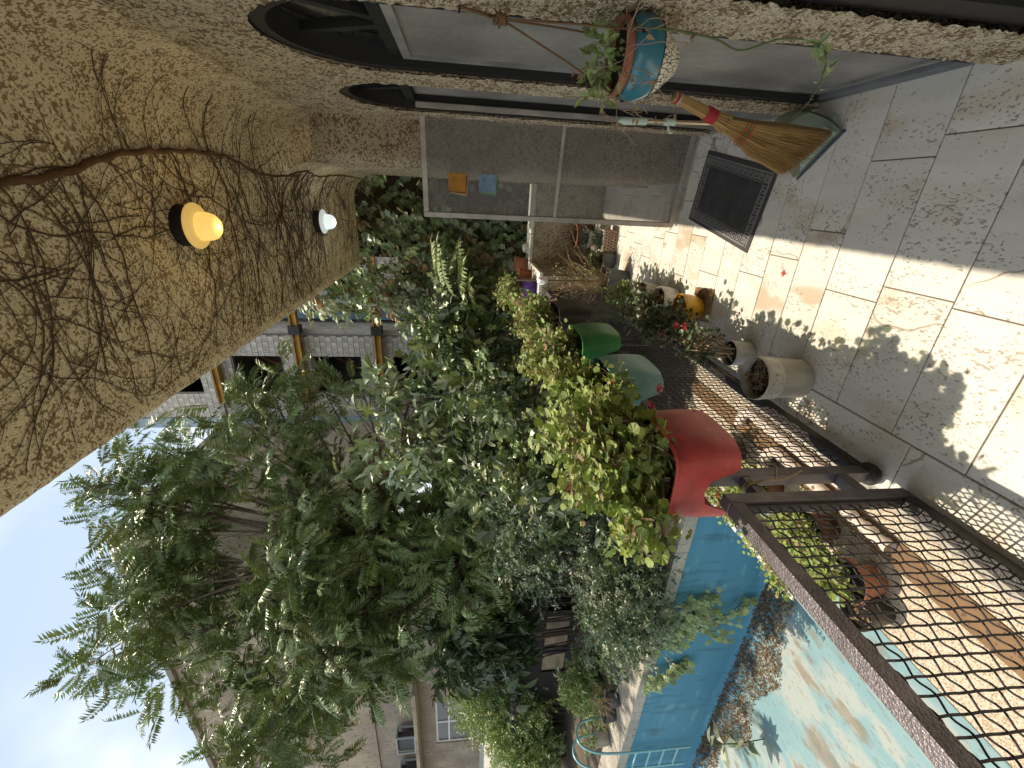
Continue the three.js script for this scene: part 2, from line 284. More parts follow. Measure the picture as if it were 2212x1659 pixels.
for (const [oi, name, label] of [[1, 'arched_window', 'arched window with grey curtain behind the glass'], [2, 'arched_doorway', 'narrow arched doorway with black frame']]) {
  const o = OPEN[oi], w = grp(name, house, label), fc = o[0], a = o[1], ys = o[2], yt = oi === 1 ? 1.885 : 1.93;
  const ol = outline(o, -0.012, 40, 0); // reveal
  part('reveal', grid(ol.length - 1, 8, (u, v) => { const q = ol[Math.round(u * (ol.length - 1))]; return [lerp(WX + 0.0, 0.56, v), q[1], -q[0], q[1] + q[0], v * 0.1]; }), MAT.stuccoWall, w);
  const outer = outline(o, -0.006, 40, 0.06), inner = outline(o, 0.045, 40, 0.06);
  part('frame', flat(outer.concat(inner.slice().reverse()), [], 0.447, 0.530), MAT.black, w);
  part('transom', [bx(0.482, 0.533, yt + 0.002, yt + 0.05, fc - a + 0.03, fc + a - 0.03)], MAT.black, w);
  part('mullion', bar(fc - 0.03, yt + 0.03, fc - 0.17, yt + 0.33, 0.035, 0.492, 0.528), MAT.black, w);
  part('mullion', bar(fc + 0.03, yt + 0.03, fc + 0.17, yt + 0.33, 0.035, 0.494, 0.526), MAT.black, w);
  part('pane', flat(outline(o, 0.04, 40, yt + 0.03), [], 0.508, 0.511), MAT.glass, w, { label: 'fan-shaped glass under the arch' });
  part('blind', flat(outline(o, -0.03, 40, 0.0), [], 0.575, 0.578), MAT.curtain, w);
  if (oi === 1) {
    const f0 = fc - a + 0.046, f1 = fc + a - 0.046;
    part('sash', [bx(0.474, 0.500, 0.062, yt, f0, f0 + 0.024), bx(0.474, 0.500, 0.062, yt, f1 - 0.024, f1), bx(0.472, 0.502, yt - 0.032, yt, f0 + 0.025, f1 - 0.025), bx(0.474, 0.500, 0.062, 0.086, f0 + 0.025, f1 - 0.025)], MAT.aluGrey, w);
    part('pane', bx(0.486, 0.490, 0.08, yt - 0.03, f0 + 0.02, f1 - 0.02), MAT.frost, w, { label: 'grey frosted glass' });
    part('sill', [rbx(0.455, 0.512, 0.001, 0.058, fc - a - 0.004, fc + a + 0.004, 0.006)], mat([0.21, 0.22, 0.225], 0.6, { map: rep(mott, 1.2) }), w);
    part('curtain', grid(90, 2, (u, v) => { const f = lerp(f0, f1, u); return [0.540 + 0.010 * Math.sin(f * 34 + 3 * Math.sin(f * 9)), lerp(0.05, yt, v), -f, f, v * 1.9]; }), MAT.curtain, w);
  } else {
    part('door_jamb', [bx(0.450, 0.476, 0.03, yt, fc + a - 0.075, fc + a - 0.048), bx(0.470, 0.484, 0.03, yt, fc + a - 0.046, fc + a - 0.03)], MAT.alu, w);
    part('door_leaf', [bx(0.520, 0.535, 0.03, yt, fc - a + 0.03, fc + a - 0.03)], MAT.curtain, w);
    part('threshold', rbx(0.43, 0.53, 0.002, 0.030, fc - a, fc + a, 0.006), MAT.aluGrey, w);
  }
}
{
  const w = grp('side_window', house, 'black framed window at the near end of the wall');
  part('frame', [bx(0.45, 0.53, 0.02, 2.05, 1.115, 1.205), bx(0.45, 0.53, 0.02, 0.09, 0.12, 1.11), bx(0.45, 0.53, 1.97, 2.05, 0.12, 1.11), bx(0.45, 0.53, 0.02, 2.05, 0.10, 0.118)], MAT.black, w);
  part('sash', bx(0.462, 0.51, 0.095, 1.965, 1.075, 1.112), MAT.aluGrey, w); part('pane', bx(0.486, 0.49, 0.1, 1.96, 0.13, 1.07), MAT.glass, w); part('curtain', bx(0.54, 0.545, 0.02, 2.05, 0.1, 1.2), MAT.curtain, w);
}
// the pier past the doorway and the return of the house behind it
{
  const path = []; const r = 0.07; for (let i = 0; i <= 30; i++) path.push([lerp(WX + 0.06, PX + r, i / 30), PF]); for (let i = 1; i <= 10; i++) { const t = i / 10 * Math.PI / 2; path.push([PX + r - r * Math.sin(t), PF + r - r * Math.cos(t)]); } for (let i = 1; i <= 180; i++) path.push([PX, lerp(PF + r, END, i / 180)]);
  const S = [0]; for (let i = 1; i < path.length; i++) S.push(S[i - 1] + Math.hypot(path[i][0] - path[i - 1][0], path[i][1] - path[i - 1][1]));
  part('pier', grid(path.length - 1, 240, (u, v) => { const k = Math.round(u * (path.length - 1)), [x, f] = path[k], y = v * (CH - RC + 0.02), a = path[Math.max(0, k - 1)], b = path[Math.min(path.length - 1, k + 1)], tx = b[0] - a[0], tf = b[1] - a[1], L = Math.hypot(tx, tf), e = 0.012 * (pebble(S[k], y) - 0.5); return [x - (tf / L) * e, y, -(f + (tx / L) * e), S[k] + 3.1, y]; }), MAT.stuccoWall, house);
}
{ const b = thing('junction_box', 'small grey plastic electrical box low on the stucco pier behind the screen', 'box', P(PX - 0.012, 0.13, 4.02)); part('cover', rbx(-0.035, 0.0, 0, 0.09, -0.06, 0.06, 0.008), mat([0.45, 0.44, 0.41], 0.6), b); part('conduit', tube([V(-0.012, 0, 0), V(-0.012, -0.12, 0)], 0.01, 8), mat([0.4, 0.39, 0.36], 0.6), b); }

// ================================================================ BALCONY FLOOR
const floorG = structure('balcony_floor', 'pale travertine tiled balcony floor', 'floor');
part('slab', bx(-1.0, 0.62, -0.22, -0.006, -4, 5.32), MAT.grout, floorG);
function tileGeo(w, d, h, ch, ou, ov) {                         // w along x, d along f, chamfered top edge
  const a = w / 2, b = d / 2, P8 = [[-a, -h, -b], [a, -h, -b], [a, -h, b], [-a, -h, b], [-a, -ch, -b], [a, -ch, -b], [a, -ch, b], [-a, -ch, b], [-a + ch, 0, -b + ch], [a - ch, 0, -b + ch], [a - ch, 0, b - ch], [-a + ch, 0, b - ch]];
  const Q = [[8, 11, 10, 9], [4, 8, 9, 5], [5, 9, 10, 6], [6, 10, 11, 7], [7, 11, 8, 4], [0, 4, 5, 1], [1, 5, 6, 2], [2, 6, 7, 3], [3, 7, 4, 0]], pos = [], uv = [];
  for (const q of Q) for (const k of [q[0], q[1], q[2], q[0], q[2], q[3]]) { pos.push(...P8[k]); uv.push(P8[k][0] + ou, P8[k][2] + ov); }
  const g = new THREE.BufferGeometry(); g.setAttribute('position', new THREE.Float32BufferAttribute(pos, 3)); g.setAttribute('uv', new THREE.Float32BufferAttribute(uv, 2)); g.computeVertexNormals(); return g;
}
{
  const R = mulberry(5); const rows = [-1.14, -0.875, -0.61, -0.345, -0.08, 0.185, 0.45, 0.715, 0.98, 1.245, 1.513, 1.775, 1.99, 2.208, 2.43, 2.64, 2.867, 3.076]; while (rows[rows.length - 1] < 5.2) rows.push(rows[rows.length - 1] + 0.216);
  const given = { 8: [-0.28], 9: [-0.26, 0.26], 10: [-0.325, 0.194], 11: [-0.084], 12: [-0.228], 13: [-0.352, 0.21], 14: [-0.05], 15: [-0.42, 0.12], 16: [-0.2], 17: [-0.5, 0.02] };
  for (let k = 0; k < rows.length - 1; k++) {
    const cuts = [-0.775, ...(given[k] ?? [-0.55 + R() * 0.35, -0.1 + R() * 0.4]), WX + 0.05];
    for (let i = 0; i < cuts.length - 1; i++) {
      const w = cuts[i + 1] - cuts[i] - 0.0045, d = rows[k + 1] - rows[k] - 0.005;
      const t = part('tile', tileGeo(w, d, 0.02, 0.0016, R() * 9, R() * 9), MAT.trav[Math.floor(R() * 3)], floorG); t.position.set((cuts[i] + cuts[i + 1]) / 2, (R() - 0.5) * 0.0014, -(rows[k] + rows[k + 1]) / 2);
    }
  }
  let f = -1.3; const LN = [0.62, 0.6, 0.63, 0.615]; let i = 0;
  while (f < 4.5) { const L = LN[i % 4]; const t = part('kerb_stone', tileGeo(0.222, L - 0.004, 0.05, 0.003, R() * 9, R() * 9), MAT.trav[i % 3], floorG); t.position.set(-0.889, 0.001 + R() * 0.001, -(f + L / 2)); f += L; i++; }
}
// low parapet that closes the balcony
{
  const pa = thing('parapet', 'low stucco parapet with pale stone coping closing off the balcony', 'parapet');
  const face = (x0, f0, x1, f1, h) => grid(Math.round(Math.hypot(x1 - x0, f1 - f0) / 0.015), Math.round(h / 0.015), (u, v) => { const x = lerp(x0, x1, u), f = lerp(f0, f1, u), y = v * h, L = Math.hypot(x1 - x0, f1 - f0), s = u * L, e = 0.008 * (pebble(s + 5, y) - 0.4); return [x + e * (f1 - f0) / L, y, -(f - e * (x1 - x0) / L), s + x0, y]; });
  part('wall', [bx(-0.98, 0.2, -0.2, 0.80, 5.34, 5.56), bx(-0.98, -0.78, -0.2, 0.80, 4.53, 5.335)], MAT.stuccoWall, pa);
  part('rendered_face', [face(-0.77, 5.325, 0.16, 5.325, 0.80), face(-0.765, 4.52, -0.765, 5.32, 0.80), face(-0.985, 4.52, -0.77, 4.52, 0.80)], MAT.stuccoWall, pa);
  for (const [x0, x1, f0, f1] of [[-1.01, -0.42, 5.305, 5.60], [-0.415, 0.13, 5.305, 5.60], [-1.01, -0.735, 4.50, 5.30]]) part('coping_stone', rbx(x0, x1, 0.802, 0.842, f0, f1, 0.006), MAT.trav[1], pa);
}

// ================================================================ RAILING AND GATE
const RX = -0.955, TB = 0.05;
function wirePanel(f0, f1, y0, y1, pitch = 0.0385, r = 0.0030) {
  const L = [], nf = Math.round((f1 - f0) / pitch), ny = Math.round((y1 - y0) / pitch), amp = 0.0016, amh = 0.0066;
  for (let i = 0; i < nf; i++) { const f = f0 + (i + 0.5) * (f1 - f0) / nf, pts = []; for (let k = 0; k <= ny * 4; k++) { const y = y0 + (y1 - y0) * k / (ny * 4), ph = (y - y0) / ((y1 - y0) / ny) - 0.5; pts.push(V(RX + amp * Math.cos(Math.PI * ph) * (i % 2 ? 1 : -1), y, -f)); } L.push(tube(pts, r, 5)); }
  for (let j = 0; j < ny; j++) { const y = y0 + (j + 0.5) * (y1 - y0) / ny, pts = []; for (let k = 0; k <= nf * 4; k++) { const f = f0 + (f1 - f0) * k / (nf * 4), ph = (f - f0) / ((f1 - f0) / nf) - 0.5; pts.push(V(RX - amh * Math.cos(Math.PI * ph) * (j % 2 ? 1 : -1), y, -f)); } L.push(tube(pts, r * 0.85, 5)); }
  return L;
}
const h2 = TB / 2;
{
  const ra = thing('balcony_railing', 'dark steel balcony railing with crimped wire mesh panels carrying the planters', 'railing');
  const posts = [1.235, 2.868, 4.495];
  for (const f of posts) part('post', rbx(RX - h2, RX + h2, 0.0, 0.752, f - h2, f + h2, 0.004), MAT.steelWorn, ra);
  for (let i = 0; i < 2; i++) {
    const a = posts[i] + h2, b = posts[i + 1] - h2;
    part('top_rail', rbx(RX - h2, RX + h2, 0.70, 0.75, a + 0.001, b - 0.001, 0.004), MAT.steelWorn, ra); part('bottom_rail', rbx(RX - h2, RX + h2, 0.028, 0.078, a + 0.001, b - 0.001, 0.004), MAT.steel, ra);
    part('edge_bar', bx(RX - 0.012, RX + 0.012, 0.079, 0.699, a + 0.0005, a + 0.008), MAT.steel, ra); part('edge_bar', bx(RX - 0.012, RX + 0.012, 0.079, 0.699, b - 0.008, b - 0.0005), MAT.steel, ra);
    part('wire_mesh', wirePanel(a + 0.008, b - 0.008, 0.078, 0.70), MAT.wire, ra, { kind: 'stuff' });
  }
  const fo = new THREE.SphereGeometry(0.06, 20, 14); fo.scale(0.75, 0.62, 0.8); fo.translate(RX, 0.03, -1.235); part('foot', fo, MAT.steel, ra, { label: 'rounded lump of mortar at the post foot' });
  for (const [y0, y1] of [[0.155, 0.20], [0.565, 0.60]]) part('hinge_bar', rbx(RX - 0.022, RX + 0.022, y0, y1, 1.118, 1.209, 0.003), MAT.steelWorn, ra);
}
{
  const ga = thing('balcony_gate', 'dark steel gate with wide worn top rail and crimped wire mesh', 'gate');
  const a = 1.115, b = -0.55;
  part('stile', rbx(RX - h2, RX + h2, 0.012, 0.735, a - TB, a, 0.004), MAT.steelWorn, ga); part('stile', rbx(RX - h2, RX + h2, 0.012, 0.735, b, b + TB, 0.004), MAT.steelWorn, ga);
  part('top_rail', rbx(RX - h2, RX + h2, 0.685, 0.735, b + TB + 0.001, a - TB - 0.001, 0.004), MAT.steelWorn, ga); part('bottom_rail', rbx(RX - h2, RX + h2, 0.012, 0.062, b + TB + 0.001, a - TB - 0.001, 0.004), MAT.steel, ga);
  part('edge_bar', [bx(RX - 0.014, RX + 0.014, 0.063, 0.684, a - TB - 0.009, a - TB - 0.0005)], MAT.steel, ga);
  part('wire_mesh', wirePanel(b + TB + 0.008, a - TB - 0.009, 0.062, 0.685, 0.0385, 0.0031), MAT.wire, ga, { kind: 'stuff' });
  const tw = thing('dry_twig', 'dry forked twig tied to the gap between railing post and gate', 'twig');
  part('stem', [tube(curve([P(RX + 0.02, 0.58, 1.17), P(RX + 0.045, 0.545, 1.155), P(RX + 0.03, 0.48, 1.175), P(RX + 0.04, 0.43, 1.18), P(RX + 0.05, 0.37, 1.20)], 20), 0.0042, 6), tube(curve([P(RX + 0.032, 0.49, 1.172), P(RX + 0.06, 0.47, 1.21)], 4), 0.003, 5), tube(curve([P(RX + 0.04, 0.44, 1.18), P(RX + 0.06, 0.43, 1.215)], 4), 0.0025, 5)], MAT.dryTwig, tw);
  const tie = []; for (let k = 0; k < 40; k++) { const t = k / 39 * 2 * Math.PI * 3; tie.push(P(RX + 0.027 * Math.cos(t) * 1.05, 0.583 + 0.027 * Math.sin(t), 1.16 + k * 0.0006)); } part('tie', tube(tie, 0.003, 5), MAT.dryTwig, tw);
}

// ================================================================ YARD: ground, deck, pool
const YD = -1.2;
const terrMap = tex(512, 512, (u, v) => { const [d1, , id] = cells(512, 60, 21)(u, v), g = fbm(u, v, 4, 4, 4, 22); let c = mix3([0.86, 0.80, 0.70], [0.79, 0.72, 0.61], g); if (d1 < 0.34) c = mix3(c, id < 0.4 ? [0.62, 0.50, 0.38] : [0.93, 0.90, 0.84], 0.8); return c; });
MAT.terrazzo = mat([0.66, 0.66, 0.66], 0.7, { map: rep(terrMap, 1.4) });
MAT.gravelGround = mat([0.16, 0.13, 0.10], 1, { map: rep(concMap, 0.3) });
MAT.brownStrip = mat([0.30, 0.185, 0.095], 0.8, { map: rep(concMap, 0.8) });
const poolBlue = tex(1024, 1024, (u, v) => { const s = fbm(u, v, 3, 34, 5, 501), g = fbm(u, v, 5, 5, 5, 502), w = sst(0.60, 0.75, fbm(u, v, 8, 30, 4, 503)), dk = sst(0.58, 0.8, fbm(u, v, 30, 5, 4, 504)); let c = mix3([0.29, 0.58, 0.70], [0.41, 0.67, 0.77], s * 0.6 + g * 0.4); c = mix3(c, [0.60, 0.77, 0.82], w * 0.45); return mix3(c, [0.24, 0.42, 0.50], dk * 0.45); });
const poolWorn = tex(1024, 1024, (u, v) => { const sp = sst(0.66, 0.74, fbm(u, v, 90, 40, 3, 519)), g = fbm(u, v, 4, 4, 6, 511), s = fbm(u, v, 26, 5, 5, 512), br = sst(0.58, 0.72, fbm(u, v, 12, 6, 6, 513)), wt = sst(0.44, 0.66, fbm(u, v, 12, 6, 6, 514)); let c = mix3([0.48, 0.64, 0.68], [0.62, 0.74, 0.75], g * 0.5 + s * 0.5); c = mix3(c, [0.76, 0.75, 0.71], wt * 0.7); c = mix3(c, [0.52, 0.41, 0.30], br * 0.5); return mix3(c, [0.46, 0.42, 0.37], sp * 0.25); });
MAT.poolBlue = mat([0.66, 0.68, 0.70], 0.6, { map: rep(poolBlue, 0.35), bumpMap: rep(fineB, 2), bumpScale: 0.004 });
MAT.poolWorn = mat([0.70, 0.70, 0.70], 0.75, { map: rep(poolWorn, 0.33), bumpMap: rep(fineB, 2), bumpScale: 0.004 });
MAT.paleBlue = mat([0.66, 0.66, 0.66], 0.75, { map: rep(poolWorn, 0.6) });
const PXN = -3.05, PXL = -13.5, PFF = 3.95, PFB = -5, PB = -2.8;
{
  const g = structure('ground', 'bare garden ground', 'ground');
  part('soil', [bx(-90, 60, YD - 0.2, YD - 0.004, 4.5, 120), bx(-90, PXL - 0.4, YD - 0.2, YD - 0.004, -80, 4.499), bx(PXN + 1.5, 60, YD - 0.2, YD - 0.004, -80, 4.499), bx(PXL - 0.4, PXN + 1.5, YD - 0.2, YD - 0.004, -80, PFB - 0.5)], MAT.gravelGround, g);
  const d = structure('yard_deck', 'speckled beige yard paving beside the pool', 'paving');
  part('paving', [bx(-2.6, -2.13, YD - 0.15, YD, -5, 4.5), bx(-1.95, -1.69, YD - 0.15, YD, -5, 4.5)], MAT.terrazzo, d); part('brown_band', bx(-2.129, -1.951, YD - 0.15, YD + 0.012, -5, 4.5), MAT.brownStrip, d); part('plinth', bx(-1.689, -1.0, YD - 0.15, YD + 0.18, -5, 5.3), MAT.concrete, d);
  part('blue_edge', bx(PXN, -2.601, YD - 0.15, YD + 0.006, -5, 4.5), MAT.paleBlue, d);
  const bal = thing('balcony_retaining_wall', 'rendered retaining wall carrying the balcony above the yard', 'wall'); part('wall', bx(-0.985, 0.1, YD, -0.225, -4, 5.5), MAT.concrete, bal);
  const co = structure('pool_coping', 'concrete pool edge with a pale strip', 'pool edge');
  let x = PXN - 0.002, k = 0; while (x > PXL - 0.5) { part('coping_slab', rbx(x - 1.196, x, YD - 0.15, YD + 0.03 + 0.004 * (k % 2), PFF - 0.03, 4.50, 0.01), MAT.concrete, co); x -= 1.2; k++; }
  const p = structure('pool', 'empty swimming pool with blue painted walls and worn pale floor', 'pool'); const r = 0.25;
  part('end_wall', grid(120, 30, (u, v) => { const x = lerp(PXN, PXL, u), t = v; let y, f; if (t < 0.4) { const a = t / 0.4 * Math.PI / 2; y = PB + r - r * Math.cos(a); f = PFF - r + r * Math.sin(a); } else { y = lerp(PB + r, YD - 0.02, (t - 0.4) / 0.6); f = PFF; } return [x, y, -f, x, y + (t < 0.4 ? f - PFF : 0)]; }), MAT.poolBlue, p);
  part('side_wall', [bx(PXN, PXN + 0.2, PB - 0.1, YD - 0.16, PFB, PFF), bx(PXL - 0.2, PXL, PB - 0.1, YD, PFB, PFF), bx(PXL, PXN, PB - 0.1, YD, PFB - 0.2, PFB)], MAT.poolBlue, p);
  part('floor', grid(80, 80, (u, v) => { const x = lerp(PXN, PXL, u), f = lerp(PFB, PFF - r, v); const a = Math.max(0, 0.45 + x - PXN) ; return [x, PB + (a > 0 ? 0.45 - Math.sqrt(Math.max(0, 0.2025 - a * a)) : 0), -f, x, f]; }), MAT.poolWorn, p);
}

// ================================================================ LEAF SHAPES
function leafPoly(pts, fold = 0.12) {                            // outline half-profile [[x along, halfwidth]...] -> folded leaf along +x, face +y
  const pos = [], tri = (a, b, c) => pos.push(...a, ...b, ...c);
  for (let i = 0; i < pts.length - 1; i++) { const [x0, w0] = pts[i], [x1, w1] = pts[i + 1]; const y0 = -0.25 * x0 * x0, y1 = -0.25 * x1 * x1; for (const s of [1, -1]) { const A = [x0, y0, 0], B = [x1, y1, 0], C = [x0, y0 + fold * w0, s * w0], D = [x1, y1 + fold * w1, s * w1]; if (w0 > 0) { tri(A, B, C); if (w1 > 0) tri(B, D, C); } else tri(A, B, D); } }
  const g = new THREE.BufferGeometry(); g.setAttribute('position', new THREE.Float32BufferAttribute(pos, 3)); return g;
}
const ovate = leafPoly([[0, 0], [0.3, 0.21], [0.6, 0.19], [1, 0]], 0.35), lance = leafPoly([[0, 0], [0.35, 0.13], [1, 0]], 0.3);
function fan(R, n, lobes, depth, cup, notch) {                   // round lobed leaf, stalk at the origin, face +y, spreading to +x
  const pos = [], rim = []; const a0 = -Math.PI + notch, a1 = Math.PI - notch;
  for (let i = 0; i <= n; i++) { const a = lerp(a0, a1, i / n), r = R * (0.78 + 0.22 * Math.cos(a)) * (1 - depth * (0.5 + 0.5 * Math.cos(i / n * lobes * 2 * Math.PI))); rim.push([0.25 * R + r * Math.cos(a), cup * r + 0.06 * R * Math.sin(i / n * lobes * 2 * Math.PI), r * Math.sin(a)]); }
  for (let i = 0; i < n; i++) pos.push(0, 0, 0, ...rim[i], ...rim[i + 1]);
  const g = new THREE.BufferGeometry(); g.setAttribute('position', new THREE.Float32BufferAttribute(pos, 3)); return g;
}
function putLeaf(src, p, d, n, s) { const g = src.clone(), X = d.clone().normalize(), Z = V(0, 0, 0).crossVectors(X, n).normalize(), Y = V(0, 0, 0).crossVectors(Z, X); g.applyMatrix4(new THREE.Matrix4().makeBasis(X.multiplyScalar(s), Y.multiplyScalar(s), Z.multiplyScalar(s)).setPosition(p)); return g; }
function fin(list) { const gs = list.map((g) => { const q = g.index ? g.toNonIndexed() : g; for (const k of Object.keys(q.attributes)) if (k !== 'position') q.deleteAttribute(k); return q; }); const m = mergeGeometries(gs, false); m.computeVertexNormals(); return m; }
function pinnate(pairs, leafLen, seed, droop = 0.5, wig = 0.25) { // compound leaf 1 m long along +x
  const R = mulberry(seed), L = []; const rach = (t) => V(t, 0.10 * t - droop * 0.45 * t * t, 0.04 * Math.sin(t * 3));
  const rp = []; for (let i = 0; i <= 6; i++) rp.push(rach(i / 6)); L.push(tube(rp, [0.010, 0.009, 0.008, 0.007, 0.006, 0.005, 0.003], 3));
  for (let i = 0; i < pairs; i++) { const t = 0.16 + 0.82 * i / (pairs - 1), k = leafLen * (0.65 + 0.5 * Math.sin(Math.PI * (0.15 + 0.7 * t))); for (const s of [1, -1]) { const d = V(0.45 + 0.2 * R(), -0.25 - 0.4 * R() * wig * 2, s).add(V((R() - 0.5) * wig, (R() - 0.5) * wig, 0)); L.push(putLeaf(lance, rach(t), d, V((R() - 0.5) * 0.5, 1, -s * 0.25 + (R() - 0.5) * 0.5), k)); } }
  L.push(putLeaf(lance, rach(1), V(1, -0.5, 0), V(0, 1, 0), leafLen)); return fin(L);
}
function sprig(src, n, size, len, seed, spread = 0.8) {          // a short twig with n leaves, 1 unit long
  const R = mulberry(seed), L = []; L.push(tube([V(0, 0, 0), V(len * 0.5, len * 0.06, 0), V(len, 0, 0)], [0.012, 0.009, 0.005], 3));
  for (let i = 0; i < n; i++) { const t = (i + 0.6) / n, a = i * 2.4 + R() * 0.8; const d = V(0.55, Math.cos(a) * spread * 0.7 - 0.15, Math.sin(a) * spread); L.push(putLeaf(src, V(len * t, 0.05 * len * Math.sin(t * 3), 0), d, V(-0.3 + (R() - 0.5) * 0.6, 1, (R() - 0.5) * 0.9), size * (0.7 + 0.5 * R()))); } return fin(L);
}
const GEO = {
  frond: [pinnate(11, 0.31, 1), pinnate(12, 0.29, 2, 0.8), pinnate(10, 0.33, 3, 0.3)],
  fern: [pinnate(17, 0.22, 4, 0.9, 0.1), pinnate(16, 0.22, 5, 1.2, 0.1)],
  leaf1: fan(0.5, 15, 5, 0.34, -0.12, 0.4),
  broad: [sprig(ovate, 7, 0.52, 0.85, 6), sprig(ovate, 6, 0.58, 0.8, 7)],
  small: [sprig(ovate, 13, 0.27, 1, 8, 1), sprig(ovate, 12, 0.29, 1, 9, 1)],
  ivy: [sprig(fan(0.5, 10, 5, 0.38, -0.1, 0.5), 6, 0.48, 0.9, 10), sprig(fan(0.5, 10, 5, 0.3, -0.15, 0.5), 7, 0.44, 0.95, 11)],
  ger: [fan(0.5, 21, 7, 0.16, 0.20, 0.18), fan(0.5, 21, 7, 0.2, 0.05, 0.16), fan(0.5, 21, 7, 0.13, 0.34, 0.25)].map((g) => { g.computeVertexNormals(); return g; }),
  floret: fin([0, 1, 2, 3, 4].map((i) => { const a = i * 1.256; return putLeaf(ovate, V(0, 0, 0), V(Math.cos(a), 0.35, Math.sin(a)), V(-Math.cos(a) * 0.3, 1, -Math.sin(a) * 0.3), 0.6); })),
};
GEO.leaf1.computeVertexNormals();
const tint = (R, lo = 0.75, hi = 1.2, warm = 0.1) => { const k = lerp(lo, hi, R()), w = (R() - 0.5) * 2 * warm; return [k * (1 + w), k, k * (1 - w * 0.6)]; };

// ================================================================ GERANIUMS (on the railing and in pots)
// leaves sit on stalks round the tips of woody stems; a few red flower heads
function geranium(parent, R, base, tips, o = {}) {
  const stems = [], L0 = [[], [], []], fl = [], dead = [];
  const size = (o.size ?? 0.06) * 0.86;
  for (const tip of tips) {
    const b = base(), m = b.clone().lerp(tip, 0.5).add(rv(R).multiplyScalar(0.06)); const pts = curve([b, m, tip], 8); stems.push(tube(pts, pts.map((_, i) => lerp(0.0065, 0.003, i / 8) * (o.thick ?? 1)), 5));
    const n = Math.round((o.leaves ?? 16) * (o.dens ?? 3.0) * (0.7 + 0.6 * R()));
    for (let i = 0; i < n; i++) {
      const t = 1 - 0.62 * Math.pow(R(), 1.6), s = pts[Math.min(8, Math.round(t * 8))], out = rv(R); out.y = out.y * 0.8 + 0.25; const len = 0.03 + 0.065 * R(); const p = s.clone().addScaledVector(out.normalize(), len);
      if (R() < 0.35) stems.push(tube([s, p], 0.0013, 3));
      const nn = V(-0.15, 0.75, 0.1).add(rv(R).multiplyScalar(0.85)).normalize(); const e = { p, d: V(out.x, 0.1 * R(), out.z).add(rv(R).multiplyScalar(0.3)), n: nn, s: size * (0.45 + 0.75 * R()), c: tint(R, 0.7, 1.25, 0.12) };
      (R() < (o.dead ?? 0.05) ? dead : L0[Math.floor(R() * 3)]).push(e);
    }
  }
  const s = part('stems', stems, o.stemMat ?? MAT.dryTwig, parent); local(s.geometry, parent);
  L0.forEach((l, i) => l.length && instances('foliage', GEO.ger[i], o.mat ?? MAT.leafGer, parent, l)); if (dead.length) instances('dry_leaves', GEO.ger[1], MAT.leafDry, parent, dead);
  for (const c of o.flowers ?? []) { const k = 16, h = []; for (let i = 0; i < k; i++) { const v = rv(R); v.y = Math.abs(v.y) * 0.8; h.push({ p: c.clone().addScaledVector(v, 0.02), d: rv(R), n: v, s: 0.017, c: [1, 1, 1] }); } instances('flower', GEO.floret, c.dark ? MAT.petalDark : MAT.petal, parent, h); }
}
const pot = (c, r = 0.45, o = {}) => mat(c, r, { map: rep(mott, 2.5), ...o });

// saddle planters straddling the top rail
function saddle(name, label, fc, color, a, hemY, seed, tips, opt) {
  const t = thing(name, label, 'planter', P(RX, 0.75, fc), 0, 'saddle planters on the railing'); const N = 72, yr = 0.895, m = pot(color, 0.38, { bumpMap: rep(fineB, 8), bumpScale: 0.0006 });
  const sup = (c) => Math.sign(c) * Math.pow(Math.abs(c), 0.5);
  const shell = (off) => grid(N, 26, (u, v) => { const th = u * 2 * Math.PI, cx = sup(Math.cos(th)), cf = sup(Math.sin(th)); const arch = 1 - Math.exp(-Math.pow(Math.abs(cx) / 0.46, 5)); const hem = lerp(0.778, hemY + 0.02 * Math.pow(Math.abs(cf), 2.2), arch); const bulge = 0.012 * Math.sin(Math.PI * v), fl = 1 + 0.10 * v + (v > 0.80 && v < 0.83 ? -0.006 : 0); const b = 0.150 * fl + bulge - off, aa = a * (1 + 0.04 * v) - off; return [RX + b * cx, lerp(yr, hem, v) + (off ? 0.001 : 0), -(fc + aa * cf)]; });
  part('body', [uvm(local(shell(0), t)), uvm(local(shell(0.005), t))], m, t);
  const rim = []; for (let i = 0; i <= N; i++) { const th = i / N * 2 * Math.PI; rim.push(V(RX + 0.149 * sup(Math.cos(th)), yr, -(fc + (a - 0.001) * sup(Math.sin(th))))); } part('rim', local(tube(rim, 0.0055, 8), t), m, t);
  part('soil', local(grid(16, 16, (u, v) => { const X = (u - 0.5) * 2, Y = (v - 0.5) * 2, k = Math.max(Math.abs(X), Math.abs(Y)) / Math.max(1e-6, Math.hypot(X, Y)); return [RX + 0.143 * X * Math.pow(k, 0.55), 0.868 + 0.018 * vn(u * 9, v * 9, seed), -(fc + (a - 0.006) * Y * Math.pow(k, 0.55))]; }), t), MAT.soil, t);
  const R = mulberry(seed); geranium(t, R, () => P(RX + (R() - 0.5) * 0.18, 0.87, fc + (R() - 0.5) * a * 1.3), tips(R), opt(R)); return t;
}
const tipsIn = (n, x, y, f, rx, ry, rf) => (R) => Array.from({ length: n }, () => { const v = rv(R).multiplyScalar(Math.pow(R(), 0.4)); return P(x + v.x * rx, y + v.y * ry, f + v.z * rf); });
